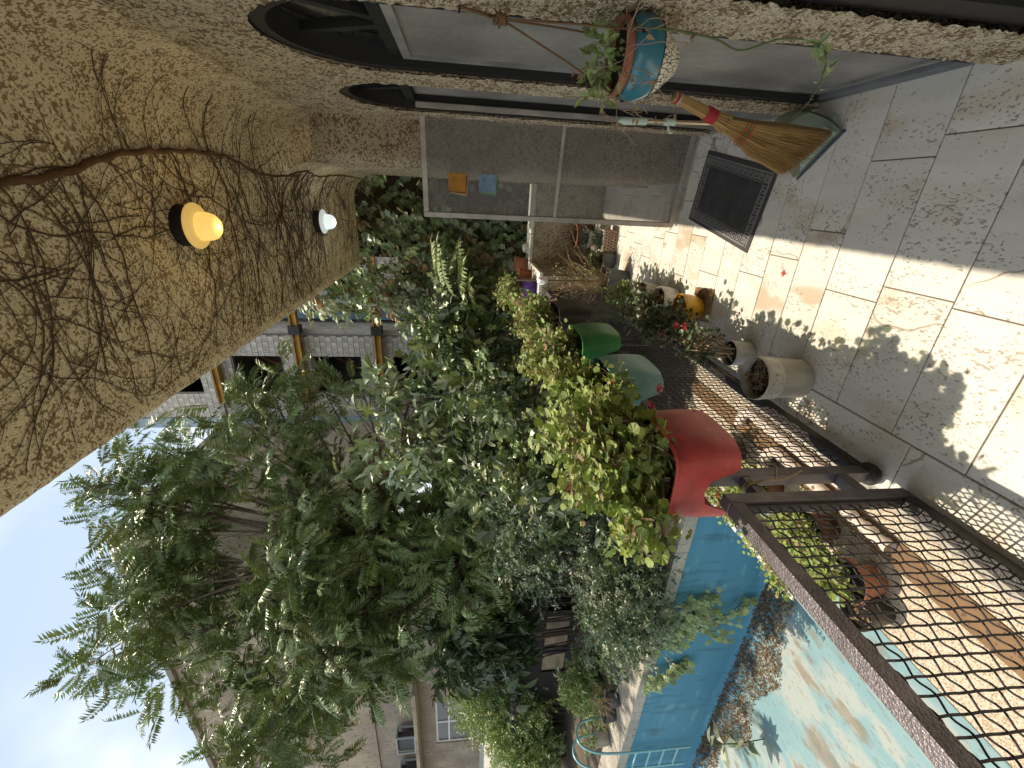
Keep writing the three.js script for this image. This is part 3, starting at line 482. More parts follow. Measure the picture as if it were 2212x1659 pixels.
saddle('railing_planter', 'glossy red saddle planter nearest the gate with a large leggy geranium', 1.355, [0.66, 0.075, 0.062], 0.20, 0.640, 21, (R) => [...tipsIn(34, -0.98, 1.09, 1.42, 0.20, 0.20, 0.33)(R), ...tipsIn(14, -0.93, 1.00, 1.72, 0.18, 0.14, 0.14)(R), ...tipsIn(8, -0.83, 0.99, 1.36, 0.07, 0.10, 0.18)(R), ...tipsIn(12, -0.85, 1.14, 1.38, 0.10, 0.11, 0.20)(R), ...tipsIn(5, -1.08, 1.05, 1.12, 0.10, 0.12, 0.09)(R), P(-0.86, 0.86, 1.42), P(-0.84, 0.9, 1.25), P(-1.1, 0.92, 1.1)], (R) => ({ leaves: 17, size: 0.062, thick: 1.4, flowers: [P(-1.05, 1.22, 1.33), P(-0.84, 0.80, 1.62), P(-0.83, 0.93, 1.70)] }));
saddle('railing_planter', 'pale turquoise saddle planter between the red and the green one', 2.02, [0.26, 0.53, 0.50], 0.215, 0.640, 22, (R) => [...tipsIn(28, -0.97, 1.08, 2.02, 0.19, 0.17, 0.32)(R), P(-0.83, 0.83, 1.78), P(-0.85, 0.9, 1.86)], (R) => ({ leaves: 16, size: 0.06, flowers: [P(-0.85, 0.90, 1.86), P(-0.80, 0.72, 1.72)] }));
saddle('railing_planter', 'grass green saddle planter beyond the turquoise one', 2.66, [0.055, 0.31, 0.085], 0.215, 0.635, 23, (R) => [...tipsIn(30, -0.98, 1.10, 2.68, 0.18, 0.19, 0.36)(R)], (R) => ({ leaves: 15, size: 0.057, dead: 0.12, flowers: [] }));
saddle('railing_planter', 'dark brown saddle planter beyond the green one, half hidden by leaves', 3.36, [0.05, 0.035, 0.03], 0.215, 0.635, 24, (R) => tipsIn(36, -0.99, 1.08, 3.55, 0.18, 0.20, 0.62)(R), (R) => ({ leaves: 15, size: 0.057, dead: 0.15 }));

// ================================================================ POTS ON THE FLOOR
function potted(name, label, x, f, prof, m, soilR, soilY, extra, cat = 'pot', y0 = 0) { const t = thing(name, label, cat, P(x, y0, f)); part('pot', lathe(prof, 44), m, t); part('soil', lathe([[0.0005, soilY + 0.008], [soilR * 0.5, soilY + 0.004], [soilR, soilY]], 24), MAT.soil, t); if (extra) extra(t); return t; }
const wall2 = (outer, th) => [...outer, ...outer.slice().reverse().map(([r, y], i) => [Math.max(0.0005, r - th), i === outer.length - 1 ? y + th : y])];   // outside profile bottom-to-top and back down inside
MAT.cream = pot([0.62, 0.57, 0.46], 0.5); MAT.offwhite = pot([0.70, 0.68, 0.62], 0.5); MAT.grey = pot([0.15, 0.15, 0.155], 0.6); MAT.terra = pot([0.46, 0.19, 0.10], 0.85); MAT.yellow = pot([0.74, 0.40, 0.015], 0.42);
// cream bucket with dried-out soil and straw
potted('cream_bucket', 'large cream plastic bucket of dry soil standing by the railing', -0.757, 1.745, wall2([[0.0005, 0], [0.090, 0], [0.094, 0.004], [0.099, 0.15], [0.100, 0.158], [0.104, 0.160], [0.104, 0.170], [0.1035, 0.215], [0.107, 0.220], [0.107, 0.237], [0.104, 0.243]], 0.003), MAT.cream, 0.098, 0.195, (t) => {
  const R = mulberry(40), L = []; for (let i = 0; i < 70; i++) { const a = R() * 6.28, r = 0.085 * Math.sqrt(R()), p = V(r * Math.cos(a), 0.203, r * Math.sin(a)), d = rv(R); d.y = Math.abs(d.y) * 0.5; L.push(tube([p, p.clone().addScaledVector(d, 0.02 + 0.03 * R()), p.clone().addScaledVector(d, 0.03 + 0.05 * R()).add(V(0, -0.004, 0))], 0.0013, 4)); } part('dry_stalks', L, MAT.dryTwig, t, { kind: 'stuff' });
  const e = []; for (let i = 0; i < 60; i++) { const a = R() * 6.28, r = 0.09 * Math.sqrt(R()); const p = V(r * Math.cos(a), 0.204, r * Math.sin(a)).add(t.position); e.push({ p, d: rv(R), n: V(0, 1, 0).add(rv(R).multiplyScalar(0.5)), s: 0.02 + 0.02 * R(), c: tint(R, 0.5, 1.3) }); } instances('dry_leaves', ovate.index ? ovate : fin([ovate]), MAT.leafDry, t, e);
}, 'bucket');
{ const R = mulberry(41); potted('white_pot', 'small white pot with a geranium trailing through the mesh, beside the cream bucket', -0.77, 2.135, wall2([[0.0005, 0], [0.058, 0], [0.062, 0.003], [0.072, 0.115], [0.0735, 0.118], [0.0735, 0.132]], 0.0025), MAT.offwhite, 0.068, 0.112, (t) => geranium(t, R, () => P(-0.77 + (R() - 0.5) * 0.08, 0.115, 2.135 + (R() - 0.5) * 0.08), [...tipsIn(9, -0.79, 0.25, 2.33, 0.05, 0.07, 0.13)(R), ...tipsIn(5, -0.74, 0.24, 2.42, 0.05, 0.05, 0.08)(R)], { leaves: 8, size: 0.042, mat: MAT.leafDark, dead: 0.12, flowers: [P(-0.70, 0.31, 2.44), P(-0.68, 0.30, 2.36), P(-0.80, 0.30, 2.62)] })); }
{ const R = mulberry(42); const b = thing('square_tile', 'square rust-stained floor tile lying under the yellow pot', 'tile', P(-0.63, 0, 2.72)); part('slab', rbx(-0.11, 0.11, 0.002, 0.014, -0.11, 0.11, 0.003), mat([0.44, 0.31, 0.18], 0.8, { map: rep(travMap(131, [0.45, 0.28, 0.12], 1.8), 2) }), b); b.rotation.y = 0.12;
  potted('yellow_pot', 'bright yellow rounded pot with a dark green geranium', -0.655, 2.725, wall2([[0.0005, 0], [0.05, 0], [0.062, 0.006], [0.082, 0.05], [0.093, 0.10], [0.096, 0.135], [0.0985, 0.140], [0.0985, 0.153], [0.096, 0.157]], 0.004), MAT.yellow, 0.091, 0.125, (t) => geranium(t, R, () => P(-0.655 + (R() - 0.5) * 0.1, 0.14, 2.725 + (R() - 0.5) * 0.1), [...tipsIn(20, -0.80, 0.31, 2.74, 0.10, 0.12, 0.14)(R), ...tipsIn(5, -0.74, 0.24, 2.58, 0.05, 0.06, 0.07)(R)], { leaves: 13, size: 0.048, mat: MAT.leafDark, flowers: [] }), 'pot', 0.0145); }
{ const R = mulberry(43); potted('white_pot', 'white round pot behind the yellow one on the balcony floor', -0.685, 3.10, wall2([[0.0005, 0], [0.07, 0], [0.085, 0.02], [0.098, 0.09], [0.102, 0.135], [0.104, 0.14], [0.104, 0.15]], 0.004), pot([0.72, 0.66, 0.60], 0.5), 0.097, 0.115, (t) => geranium(t, R, () => P(-0.685 + (R() - 0.5) * 0.1, 0.13, 3.1 + (R() - 0.5) * 0.1), tipsIn(13, -0.80, 0.32, 3.1, 0.10, 0.12, 0.16)(R), { leaves: 12, size: 0.05, mat: MAT.leafDark })); }
{ const R = mulberry(44); potted('cream_pot', 'plain cream tapered pot with a bushy geranium near the grey bucket', -0.70, 3.43, wall2([[0.0005, 0], [0.065, 0], [0.068, 0.003], [0.082, 0.135], [0.084, 0.138], [0.084, 0.148]], 0.003), MAT.cream, 0.078, 0.13, (t) => geranium(t, R, () => P(-0.70 + (R() - 0.5) * 0.1, 0.13, 3.43 + (R() - 0.5) * 0.1), tipsIn(12, -0.74, 0.30, 3.52, 0.09, 0.10, 0.14)(R), { leaves: 12, size: 0.052 })); }
{ const R = mulberry(45); potted('grey_bucket', 'ribbed grey bucket with a staked brown climber by the parapet corner', -0.735, 4.17, wall2([[0.0005, 0], [0.088, 0], [0.092, 0.004], [0.111, 0.21], [0.118, 0.213], [0.118, 0.235], [0.114, 0.238]], 0.003), MAT.grey, 0.107, 0.2, (t) => {
    const ribs = []; for (let i = 0; i < 28; i++) { const a = i / 28 * 2 * Math.PI; ribs.push(tube([V(0.0925 * Math.cos(a), 0.01, 0.0925 * Math.sin(a)), V(0.111 * Math.cos(a), 0.205, 0.111 * Math.sin(a))], 0.003, 4)); } part('ribs', ribs, MAT.grey, t, { kind: 'stuff' });
    const tw = []; for (let i = 0; i < 60; i++) { let p = V((R() - 0.5) * 0.12, 0.2, (R() - 0.5) * 0.12), d = V((R() - 0.5) * 0.5 - 0.15, 1, (R() - 0.5) * 0.6); const pts = [p.clone()]; const n = 5 + R() * 8; for (let k = 0; k < n; k++) { d.add(rv(R).multiplyScalar(0.5)).normalize(); d.y = d.y * 0.8 + 0.15; p = p.clone().addScaledVector(d, 0.055); pts.push(p); } tw.push(tube(pts, 0.0016, 4)); } part('dry_stems', tw, MAT.dryTwig, t, { kind: 'stuff' });
    const e = []; for (let i = 0; i < 170; i++) { const y = 0.2 + R() * 0.55; e.push({ p: V(-0.02 + (R() - 0.5) * 0.32, y, (R() - 0.5) * 0.26).add(t.position), d: rv(R), n: V(0, 1, 0).add(rv(R)), s: 0.022 + 0.022 * R(), c: tint(R, 0.8, 1.3, 0.2) }); } const e2 = e.splice(0, 90); instances('foliage', fin([ovate]), MAT.leafLight, t, e); instances('dry_leaves', fin([ovate]), MAT.leafDry, t, e2);
  }, 'bucket'); }
{ const t = thing('wooden_stake', 'thin wooden stake rising from the grey bucket with a white bag tied on', 'stake', P(-0.76, 0.2, 4.22)); part('pole', tube([V(0, -0.02, 0), V(-0.005, 0.45, 0), V(-0.012, 0.93, -0.01)], 0.009, 8), MAT.wood, t); const R = mulberry(46), g = new THREE.IcosahedronGeometry(0.05, 3), p = g.attributes.position; for (let i = 0; i < p.count; i++) { const q = V(p.getX(i), p.getY(i), p.getZ(i)), k = 0.8 + 0.45 * vn(q.x * 60 + 9, q.y * 60 + q.z * 41, 6); p.setXYZ(i, q.x * k * 0.8, q.y * k * 1.15, q.z * k * 0.8); } g.computeVertexNormals(); g.translate(-0.006, 0.66, 0.005); part('bag', g, mat([0.75, 0.75, 0.74], 0.5), t, { label: 'crumpled white plastic bag' }); }
{ const R = mulberry(47);
  potted('dark_bowl', 'round charcoal grey bowl pot standing beside the woven basket', -0.60, 4.63, wall2([[0.0005, 0], [0.062, 0], [0.080, 0.01], [0.092, 0.07], [0.093, 0.135], [0.090, 0.15]], 0.004), pot([0.11, 0.105, 0.10], 0.55), 0.087, 0.13, (t) => { const e = []; for (let i = 0; i < 60; i++) e.push({ p: V((R() - 0.5) * 0.2, 0.15 + R() * 0.22, (R() - 0.5) * 0.16).add(t.position), d: rv(R), n: V(0, 1, 0).add(rv(R)), s: 0.03 + 0.02 * R(), c: tint(R) }); instances('foliage', fin([ovate]), MAT.leafLight, t, e); const tw = []; for (let i = 0; i < 16; i++) { const d = rv(R); d.y = Math.abs(d.y) + 0.5; tw.push(tube([V(0, 0.13, 0), V(d.x * 0.1, 0.13 + d.y * 0.12, d.z * 0.1), V(d.x * 0.22, 0.13 + d.y * 0.2, d.z * 0.2)], 0.0018, 4)); } part('stems', tw, MAT.twig, t); });
  const bk = thing('woven_basket', 'square pinkish basket pot with cut-out lattice and a spiky dark plant', 'basket', P(-0.405, 0, 4.72)); const L = [], Y = [0.01, 0.04, 0.07, 0.10, 0.13]; for (let s = 0; s < 4; s++) { const c = Math.cos(s * Math.PI / 2), q = Math.sin(s * Math.PI / 2); const put = (x0, x1, y0, y1, z0, z1) => { const g = bx(x0, x1, y0, y1, z0, z1); g.rotateY(s * Math.PI / 2); L.push(g); }; for (let i = 0; i < 5; i++) put(-0.105, 0.105, 0.002 + i * 0.034, 0.016 + i * 0.034, 0.098, 0.106); for (let i = 0; i < 7; i++) for (let k = 0; k < 4; k++) { const x = -0.105 + 0.015 + i * 0.03 - (k % 2 ? 0.012 : 0); put(x - 0.0085, x + 0.0085, 0.0165 + k * 0.034, 0.0355 + k * 0.034, 0.0985, 0.1055); } } part('lattice', L, pot([0.58, 0.40, 0.28], 0.75), bk, { kind: 'stuff' }); part('liner', bx(-0.096, 0.096, 0.004, 0.14, -0.096, 0.096), MAT.dark, bk); part('rim', [bx(-0.112, 0.112, 0.15, 0.162, 0.095, 0.112), bx(-0.112, 0.112, 0.15, 0.162, -0.112, -0.095), bx(0.0952, 0.112, 0.15, 0.162, -0.0948, 0.0948), bx(-0.112, -0.0952, 0.15, 0.162, -0.0948, 0.0948)], pot([0.7, 0.62, 0.52], 0.7), bk);
  const sp = []; for (let i = 0; i < 130; i++) { const d = rv(R); d.y = Math.abs(d.y) * 0.9 + 0.15; const o = V((R() - 0.5) * 0.14, 0.14, (R() - 0.5) * 0.14); sp.push(tube([o, o.clone().addScaledVector(d, 0.08), o.clone().addScaledVector(d, 0.15).add(V(0, -0.03, 0))], [0.005, 0.004, 0.001], 4)); } part('spiky_leaves', sp, mat([0.05, 0.07, 0.04], 0.5), bk, { kind: 'stuff' });
  const st = thing('stone_block', 'rough stone block raising the pots behind the basket', 'block', P(-0.42, 0, 5.04)); part('block', rbx(-0.19, 0.17, 0, 0.12, -0.13, 0.17, 0.012), MAT.concrete, st);
  potted('white_rim_pot', 'white-rimmed pot of dark spiky leaves on the block behind the basket', -0.42, 4.985, wall2([[0.0005, 0], [0.07, 0], [0.095, 0.09], [0.105, 0.10], [0.105, 0.115]], 0.004), MAT.offwhite, 0.09, 0.09, (t) => { const L2 = []; for (let i = 0; i < 120; i++) { const d = rv(R); d.y = Math.abs(d.y) * 0.8 + 0.2; const o = V((R() - 0.5) * 0.12, 0.09, (R() - 0.5) * 0.12); L2.push(tube([o, o.clone().addScaledVector(d, 0.06), o.clone().addScaledVector(d, 0.12)], [0.005, 0.004, 0.001], 4)); } part('spiky_leaves', L2, mat([0.045, 0.06, 0.04], 0.5), t, { kind: 'stuff' }); }, 'pot', 0.121);
  const tp = potted('terracotta_pot', 'terracotta pot with wide rim and a bare wispy plant against the parapet', -0.41, 5.20, wall2([[0.0005, 0], [0.085, 0], [0.12, 0.12], [0.137, 0.123], [0.137, 0.155], [0.132, 0.158]], 0.006), MAT.terra, 0.12, 0.13, (t) => { const L2 = []; for (let i = 0; i < 26; i++) { const d = rv(R); d.y = Math.abs(d.y) + 0.3; const o = V((R() - 0.5) * 0.1, 0.13, (R() - 0.5) * 0.1), k = 0.08 + R() * 0.14; L2.push(tube([o, o.clone().addScaledVector(d, k * 0.5), o.clone().addScaledVector(d, k).add(rv(R).multiplyScalar(0.02))], [0.003, 0.002, 0.001], 4)); } part('stalks', L2, MAT.twig, t); }, 'pot', 0.171); const sl = part('saucer', lathe([[0.0005, -0.0505], [0.11, -0.0505], [0.115, -0.03], [0.11, -0.001], [0.0005, -0.001]], 32), MAT.terra, tp);
  // things standing on the parapet
  const pp = thing('purple_planter', 'deep purple saddle planter on the parapet corner', 'planter', P(-0.95, 0.843, 4.72)); part('body', [lathe([[0.0005, 0], [0.105, 0], [0.125, 0.15], [0.128, 0.155], [0.122, 0.156], [0.118, 0.15], [0.10, 0.006], [0.0005, 0.006]], 4).rotateY(Math.PI / 4).scale(1, 1, 1.5)], pot([0.13, 0.045, 0.36], 0.45), pp); part('soil', bx(-0.07, 0.07, 0.05, 0.12, -0.11, 0.11), MAT.soil, pp); geranium(pp, R, () => P(-0.95, 0.96, 4.72), tipsIn(22, -1.02, 1.16, 4.9, 0.18, 0.14, 0.35)(R), { leaves: 14, size: 0.052, dead: 0.1 });
  const op = potted('orange_pot', 'orange-red cylindrical pot on the parapet beside the purple planter', -0.86, 5.08, wall2([[0.0005, 0], [0.055, 0], [0.066, 0.12], [0.07, 0.122], [0.07, 0.14]], 0.004), pot([0.50, 0.13, 0.04], 0.6), 0.06, 0.12, (t) => { const L2 = []; for (let i = 0; i < 9; i++) { const d = rv(R); d.y = Math.abs(d.y); L2.push(tube([V(0, 0.12, 0), V(d.x * 0.05, 0.16, d.z * 0.05), V(d.x * 0.1, 0.14 + 0.08 * d.y, d.z * 0.1)], 0.002, 4)); } part('dry_stalks', L2, MAT.dryTwig, t); }, 'pot', 0.843);
  const bo = thing('clay_trough', 'tilted square clay pot on the far coping of the parapet', 'pot', P(-0.79, 0.845, 5.44)); part('body', lathe(wall2([[0.0005, 0], [0.085, 0], [0.115, 0.15], [0.12, 0.155]], 0.008), 4).rotateY(Math.PI / 4), MAT.terra, bo); part('soil', bx(-0.065, 0.065, 0.09, 0.125, -0.065, 0.065), MAT.soil, bo);
  const rk = thing('white_stone', 'rounded white stone lying on the parapet coping', 'stone', P(-0.60, 0.842, 5.44)); const rg = new THREE.IcosahedronGeometry(0.055, 3); { const p = rg.attributes.position; for (let i = 0; i < p.count; i++) { const k = 0.85 + 0.3 * vn(p.getX(i) * 25 + 4, p.getY(i) * 25 + p.getZ(i) * 19, 3); p.setXYZ(i, p.getX(i) * k, p.getY(i) * k * 0.75, p.getZ(i) * k); } rg.computeVertexNormals(); rg.translate(0, 0.036, 0); } part('stone', rg, MAT.white, rk);
}
// fallen red flower on the tiles
{ const R = mulberry(48), t = thing('fallen_flower', 'small red geranium flower fallen on the sunlit tiles', 'flower', P(-0.305, 0.003, 2.06)); part('petals', [0, 1, 2, 3].map((i) => putLeaf(ovate, V(0, 0.002, 0), V(Math.cos(i * 1.6), 0.2, Math.sin(i * 1.6)), V(0, 1, 0.1), 0.02)), MAT.petal, t); part('stalk', tube([V(0, 0.003, 0), V(0.02, 0.004, -0.012), V(0.032, 0.003, -0.026)], 0.0012, 4), MAT.petalDark, t); }

// ================================================================ DOOR MAT, BROOM, DUSTPAN, SCREEN DOOR, HANGING POT
{ // mat corners measured on the floor
  const c = [0.045, 2.735], th = -0.19, t = thing('door_mat', 'dark grey rubber door mat with a Greek key border lying before the doorway', 'door mat', P(c[0], 0.001, c[1]), th); const hx = 0.222, hf = 0.39, mg = mat([0.072, 0.068, 0.068], 0.85, { map: rep(mott, 3), bumpMap: rep(fineB, 10), bumpScale: 0.002 }), mb = mat([0.05, 0.047, 0.047], 0.75);
  part('base', rbx(-hx, hx, 0, 0.007, -hf, hf, 0.003), mb, t); part('pile', rbx(-hx + 0.085, hx - 0.085, 0.0072, 0.0095, -hf + 0.085, hf - 0.085, 0.001), mg, t);
  const L = [], key = (x, z, ux, uz, vx, vz, s) => { const seg = (a0, b0, a1, b1) => { const w = 0.0028, A0 = Math.min(a0, a1) - w, A1 = Math.max(a0, a1) + w, B0 = Math.min(b0, b1) - w, B1 = Math.max(b0, b1) + w; const X = [x + ux * A0 * s + vx * B0 * s, x + ux * A1 * s + vx * B1 * s], Z = [z + uz * A0 * s + vz * B0 * s, z + uz * A1 * s + vz * B1 * s]; const g = new THREE.BoxGeometry(Math.abs(X[1] - X[0]), 0.0035, Math.abs(Z[1] - Z[0])); g.translate((X[0] + X[1]) / 2, 0.0088 + (L.length % 7) * 0.00005, (Z[0] + Z[1]) / 2); L.push(g); }; seg(0, 0, 0, 0.04); seg(0, 0.04, 0.036, 0.04); seg(0.036, 0.04, 0.036, 0.012); seg(0.036, 0.012, 0.016, 0.012); seg(0.016, 0.012, 0.016, 0.026); seg(0, 0, 0.048, 0); };
  const nx = 7, nf = 13, ix = (2 * hx - 0.07) / nx, iz = (2 * hf - 0.07) / nf; for (let i = 0; i < nx; i++) { key(-hx + 0.04 + i * ix, -hf + 0.03, 1, 0, 0, 1, 1); key(hx - 0.04 - i * ix, hf - 0.03, -1, 0, 0, -1, 1); } for (let i = 0; i < nf; i++) { key(-hx + 0.03, hf - 0.05 - i * iz, 0, -1, 1, 0, 1); key(hx - 0.03, -hf + 0.05 + i * iz, 0, 1, -1, 0, 1); }
  for (const q of [0.024, 0.080]) L.push(bx(-hx + q, hx - q, 0.0072, 0.0096, -hf + q, -hf + q + 0.003), bx(-hx + q, hx - q, 0.0072, 0.0096, hf - q - 0.003, hf - q), bx(-hx + q, -hx + q + 0.003, 0.0072, 0.0094, -hf + q + 0.003, hf - q - 0.003), bx(hx - q - 0.003, hx - q, 0.0072, 0.0094, -hf + q + 0.003, hf - q - 0.003));
  part('greek_key_border', L, mat([0.21, 0.205, 0.20], 0.8), t);
}
// screen door, open against the pier
const DP = P(0.497, 0, 3.235), DT = Math.PI - 0.165, DW = 0.68;
{
  const t = thing('screen_door', 'open aluminium insect screen door standing against the stucco pier', 'screen door', DP, DT), y0 = 0.03, y1 = 1.93, w = 0.036;
  part('stile', rbx(0, w, y0, y1, -0.012, 0.012, 0.003), MAT.alu, t); part('stile', rbx(DW - w, DW, y0, y1, -0.012, 0.012, 0.003), MAT.alu, t);
  part('rail', rbx(w + 0.0005, DW - w - 0.0005, y1 - w, y1, -0.0115, 0.0115, 0.003), MAT.alu, t); part('rail', rbx(w + 0.0005, DW - w - 0.0005, y0, y0 + w, -0.0115, 0.0115, 0.003), MAT.alu, t); part('mid_rail', rbx(w + 0.0005, DW - w - 0.0005, 0.958, 0.982, -0.010, 0.010, 0.003), MAT.alu, t);
  const sc = mat([0.24, 0.225, 0.20], 0.9, { transparent: true, opacity: 0.34 }); part('screen', bx(w - 0.003, DW - w + 0.003, 0.98, y1 - w + 0.003, -0.0006, 0.0006), sc, t); part('screen', bx(w - 0.003, DW - w + 0.003, y0 + w - 0.003, 0.96, -0.0006, 0.0006), sc, t);
  for (const y of [0.25, 1.0, 1.7]) part('hinge', tube([V(-0.006, y - 0.03, 0.006), V(-0.006, y + 0.03, 0.006)], 0.007, 8), MAT.aluGrey, t);
  const pad = (name, label, x, y, cols) => { const q = thing(name, label, 'cloth pad', V(0, 0, 0), DT); t.updateMatrixWorld(true); q.position.copy(t.localToWorld(V(x, y, -0.014))); cols.forEach((c, i) => part('sheet', (() => { const g = rbx(-0.058, 0.058, -0.06, 0.06, -0.0022, 0.0022, 0.002); g.rotateZ(0.03 + i * 0.045); g.translate(i * 0.011, -i * 0.007, 0.0046 * (cols.length - 1 - i) * -1 + 0.0046 * (cols.length - 1)); g.translate(0, 0, -0.0046 * (cols.length - 1 - i)); return g; })(), mat(c, 0.9, { map: rep(mott, 8) }), q)); };
  pad('cloth_pad', 'orange stack of cloth squares stuck high on the screen door', 0.44, 1.69, [[0.55, 0.25, 0.03], [0.25, 0.06, 0.06], [0.62, 0.45, 0.17]]);
  pad('cloth_pad', 'blue stack of cloth squares stuck on the screen below the orange one', 0.435, 1.478, [[0.22, 0.33, 0.44], [0.25, 0.42, 0.10], [0.12, 0.22, 0.24]]);
}
// dustpan with a long steel handle, leaning on the wall strip
{
  const A = V(0.142, 0, -2.161), B = V(0.327, 0, -1.956); // lip ends on the floor
  const t = thing('dustpan', 'sage green long-handled dustpan on the floor, lip turned towards the tiles', 'dustpan', A.clone().add(B).multiplyScalar(0.5)); const ux = B.clone().sub(A).normalize(), back = V(-ux.z, 0, ux.x).multiplyScalar(-1); if (back.x < 0) back.multiplyScalar(-1); const W = A.distanceTo(B), Dp = 0.20;
  const green = mat([0.245, 0.275, 0.195], 0.45), pale = mat([0.50, 0.66, 0.58], 0.4), q = (s, d, y) => ux.clone().multiplyScalar(s).addScaledVector(back, d).add(V(0, y, 0));
  const bowl = (off) => grid(28, 22, (u, v) => { const a = (u - 0.5) * 2, s = a * W / 2 * (1 - 0.28 * v * v), hgt = 0.005 + 0.115 * Math.pow(v, 3) + 0.075 * Math.pow(Math.abs(a), 6) * (0.25 + 0.75 * v); const p = q(s - Math.sign(a) * off * Math.pow(Math.abs(a), 6), Dp * v * (1 - 0.20 * a * a) - off * v, hgt + off * 0.6); return [p.x, p.y, p.z]; });
  part('pan', [bowl(0), bowl(0.004)], green, t);
  const hood = grid(28, 8, (u, v) => { const a = (u - 0.5) * 2, s = a * W / 2 * (0.72 + 0.16 * v), p = q(s, Dp * (1 - 0.20 * a * a) - 0.085 * v * (1 - a * a * 0.6), 0.12 + 0.06 * (1 - a * a) - 0.03 * a * a + 0.012 * Math.sin(v * 2)); return [p.x, p.y, p.z]; }); part('hood', hood, green, t);
  part('inner_lining', grid(20, 8, (u, v) => { const a = (u - 0.5) * 1.86, p = q(a * W / 2, 0.012 + 0.075 * v, 0.0125 + 0.115 * Math.pow(0.42 * v, 3)); return [p.x, p.y, p.z]; }), pale, t);
  part('rubber_lip', tube([q(-W / 2, -0.004, 0.006), q(W / 2, -0.004, 0.006)], 0.0062, 8), mat([0.05, 0.065, 0.09], 0.6), t); part('white_edge', tube([q(-W / 2, -0.013, 0.003), q(W / 2, -0.013, 0.003)], 0.003, 6), MAT.offwhite, t);
  const hb = q(-0.02, Dp - 0.005, 0.13), ht = P(0.336, 0.935, 2.22).sub(t.position), along = (k) => hb.clone().lerp(ht, k); part('socket', tube([along(-0.05), along(0.06)], 0.014, 12), green, t); part('handle', tube([along(0.02), along(0.86)], 0.0085, 12), mat([0.72, 0.63, 0.48], 0.22, { metalness: 0.9 }), t);
  const mint = mat([0.55, 0.64, 0.52], 0.45); part('grip', tube([along(0.83), along(0.84), along(0.88), along(0.96), along(0.99), along(1.0)], [0.013, 0.016, 0.015, 0.0165, 0.014, 0.006], 14), mint, t);
  part('hook', [tube([along(0.66), along(0.73)], 0.0155, 12), tube(curve([along(0.70), along(0.70).add(V(-0.03, -0.002, 0.01)), along(0.685).add(V(-0.045, 0, 0.015)), along(0.67).add(V(-0.04, 0.002, 0.012))], 10), 0.006, 6)], mint, t);
}
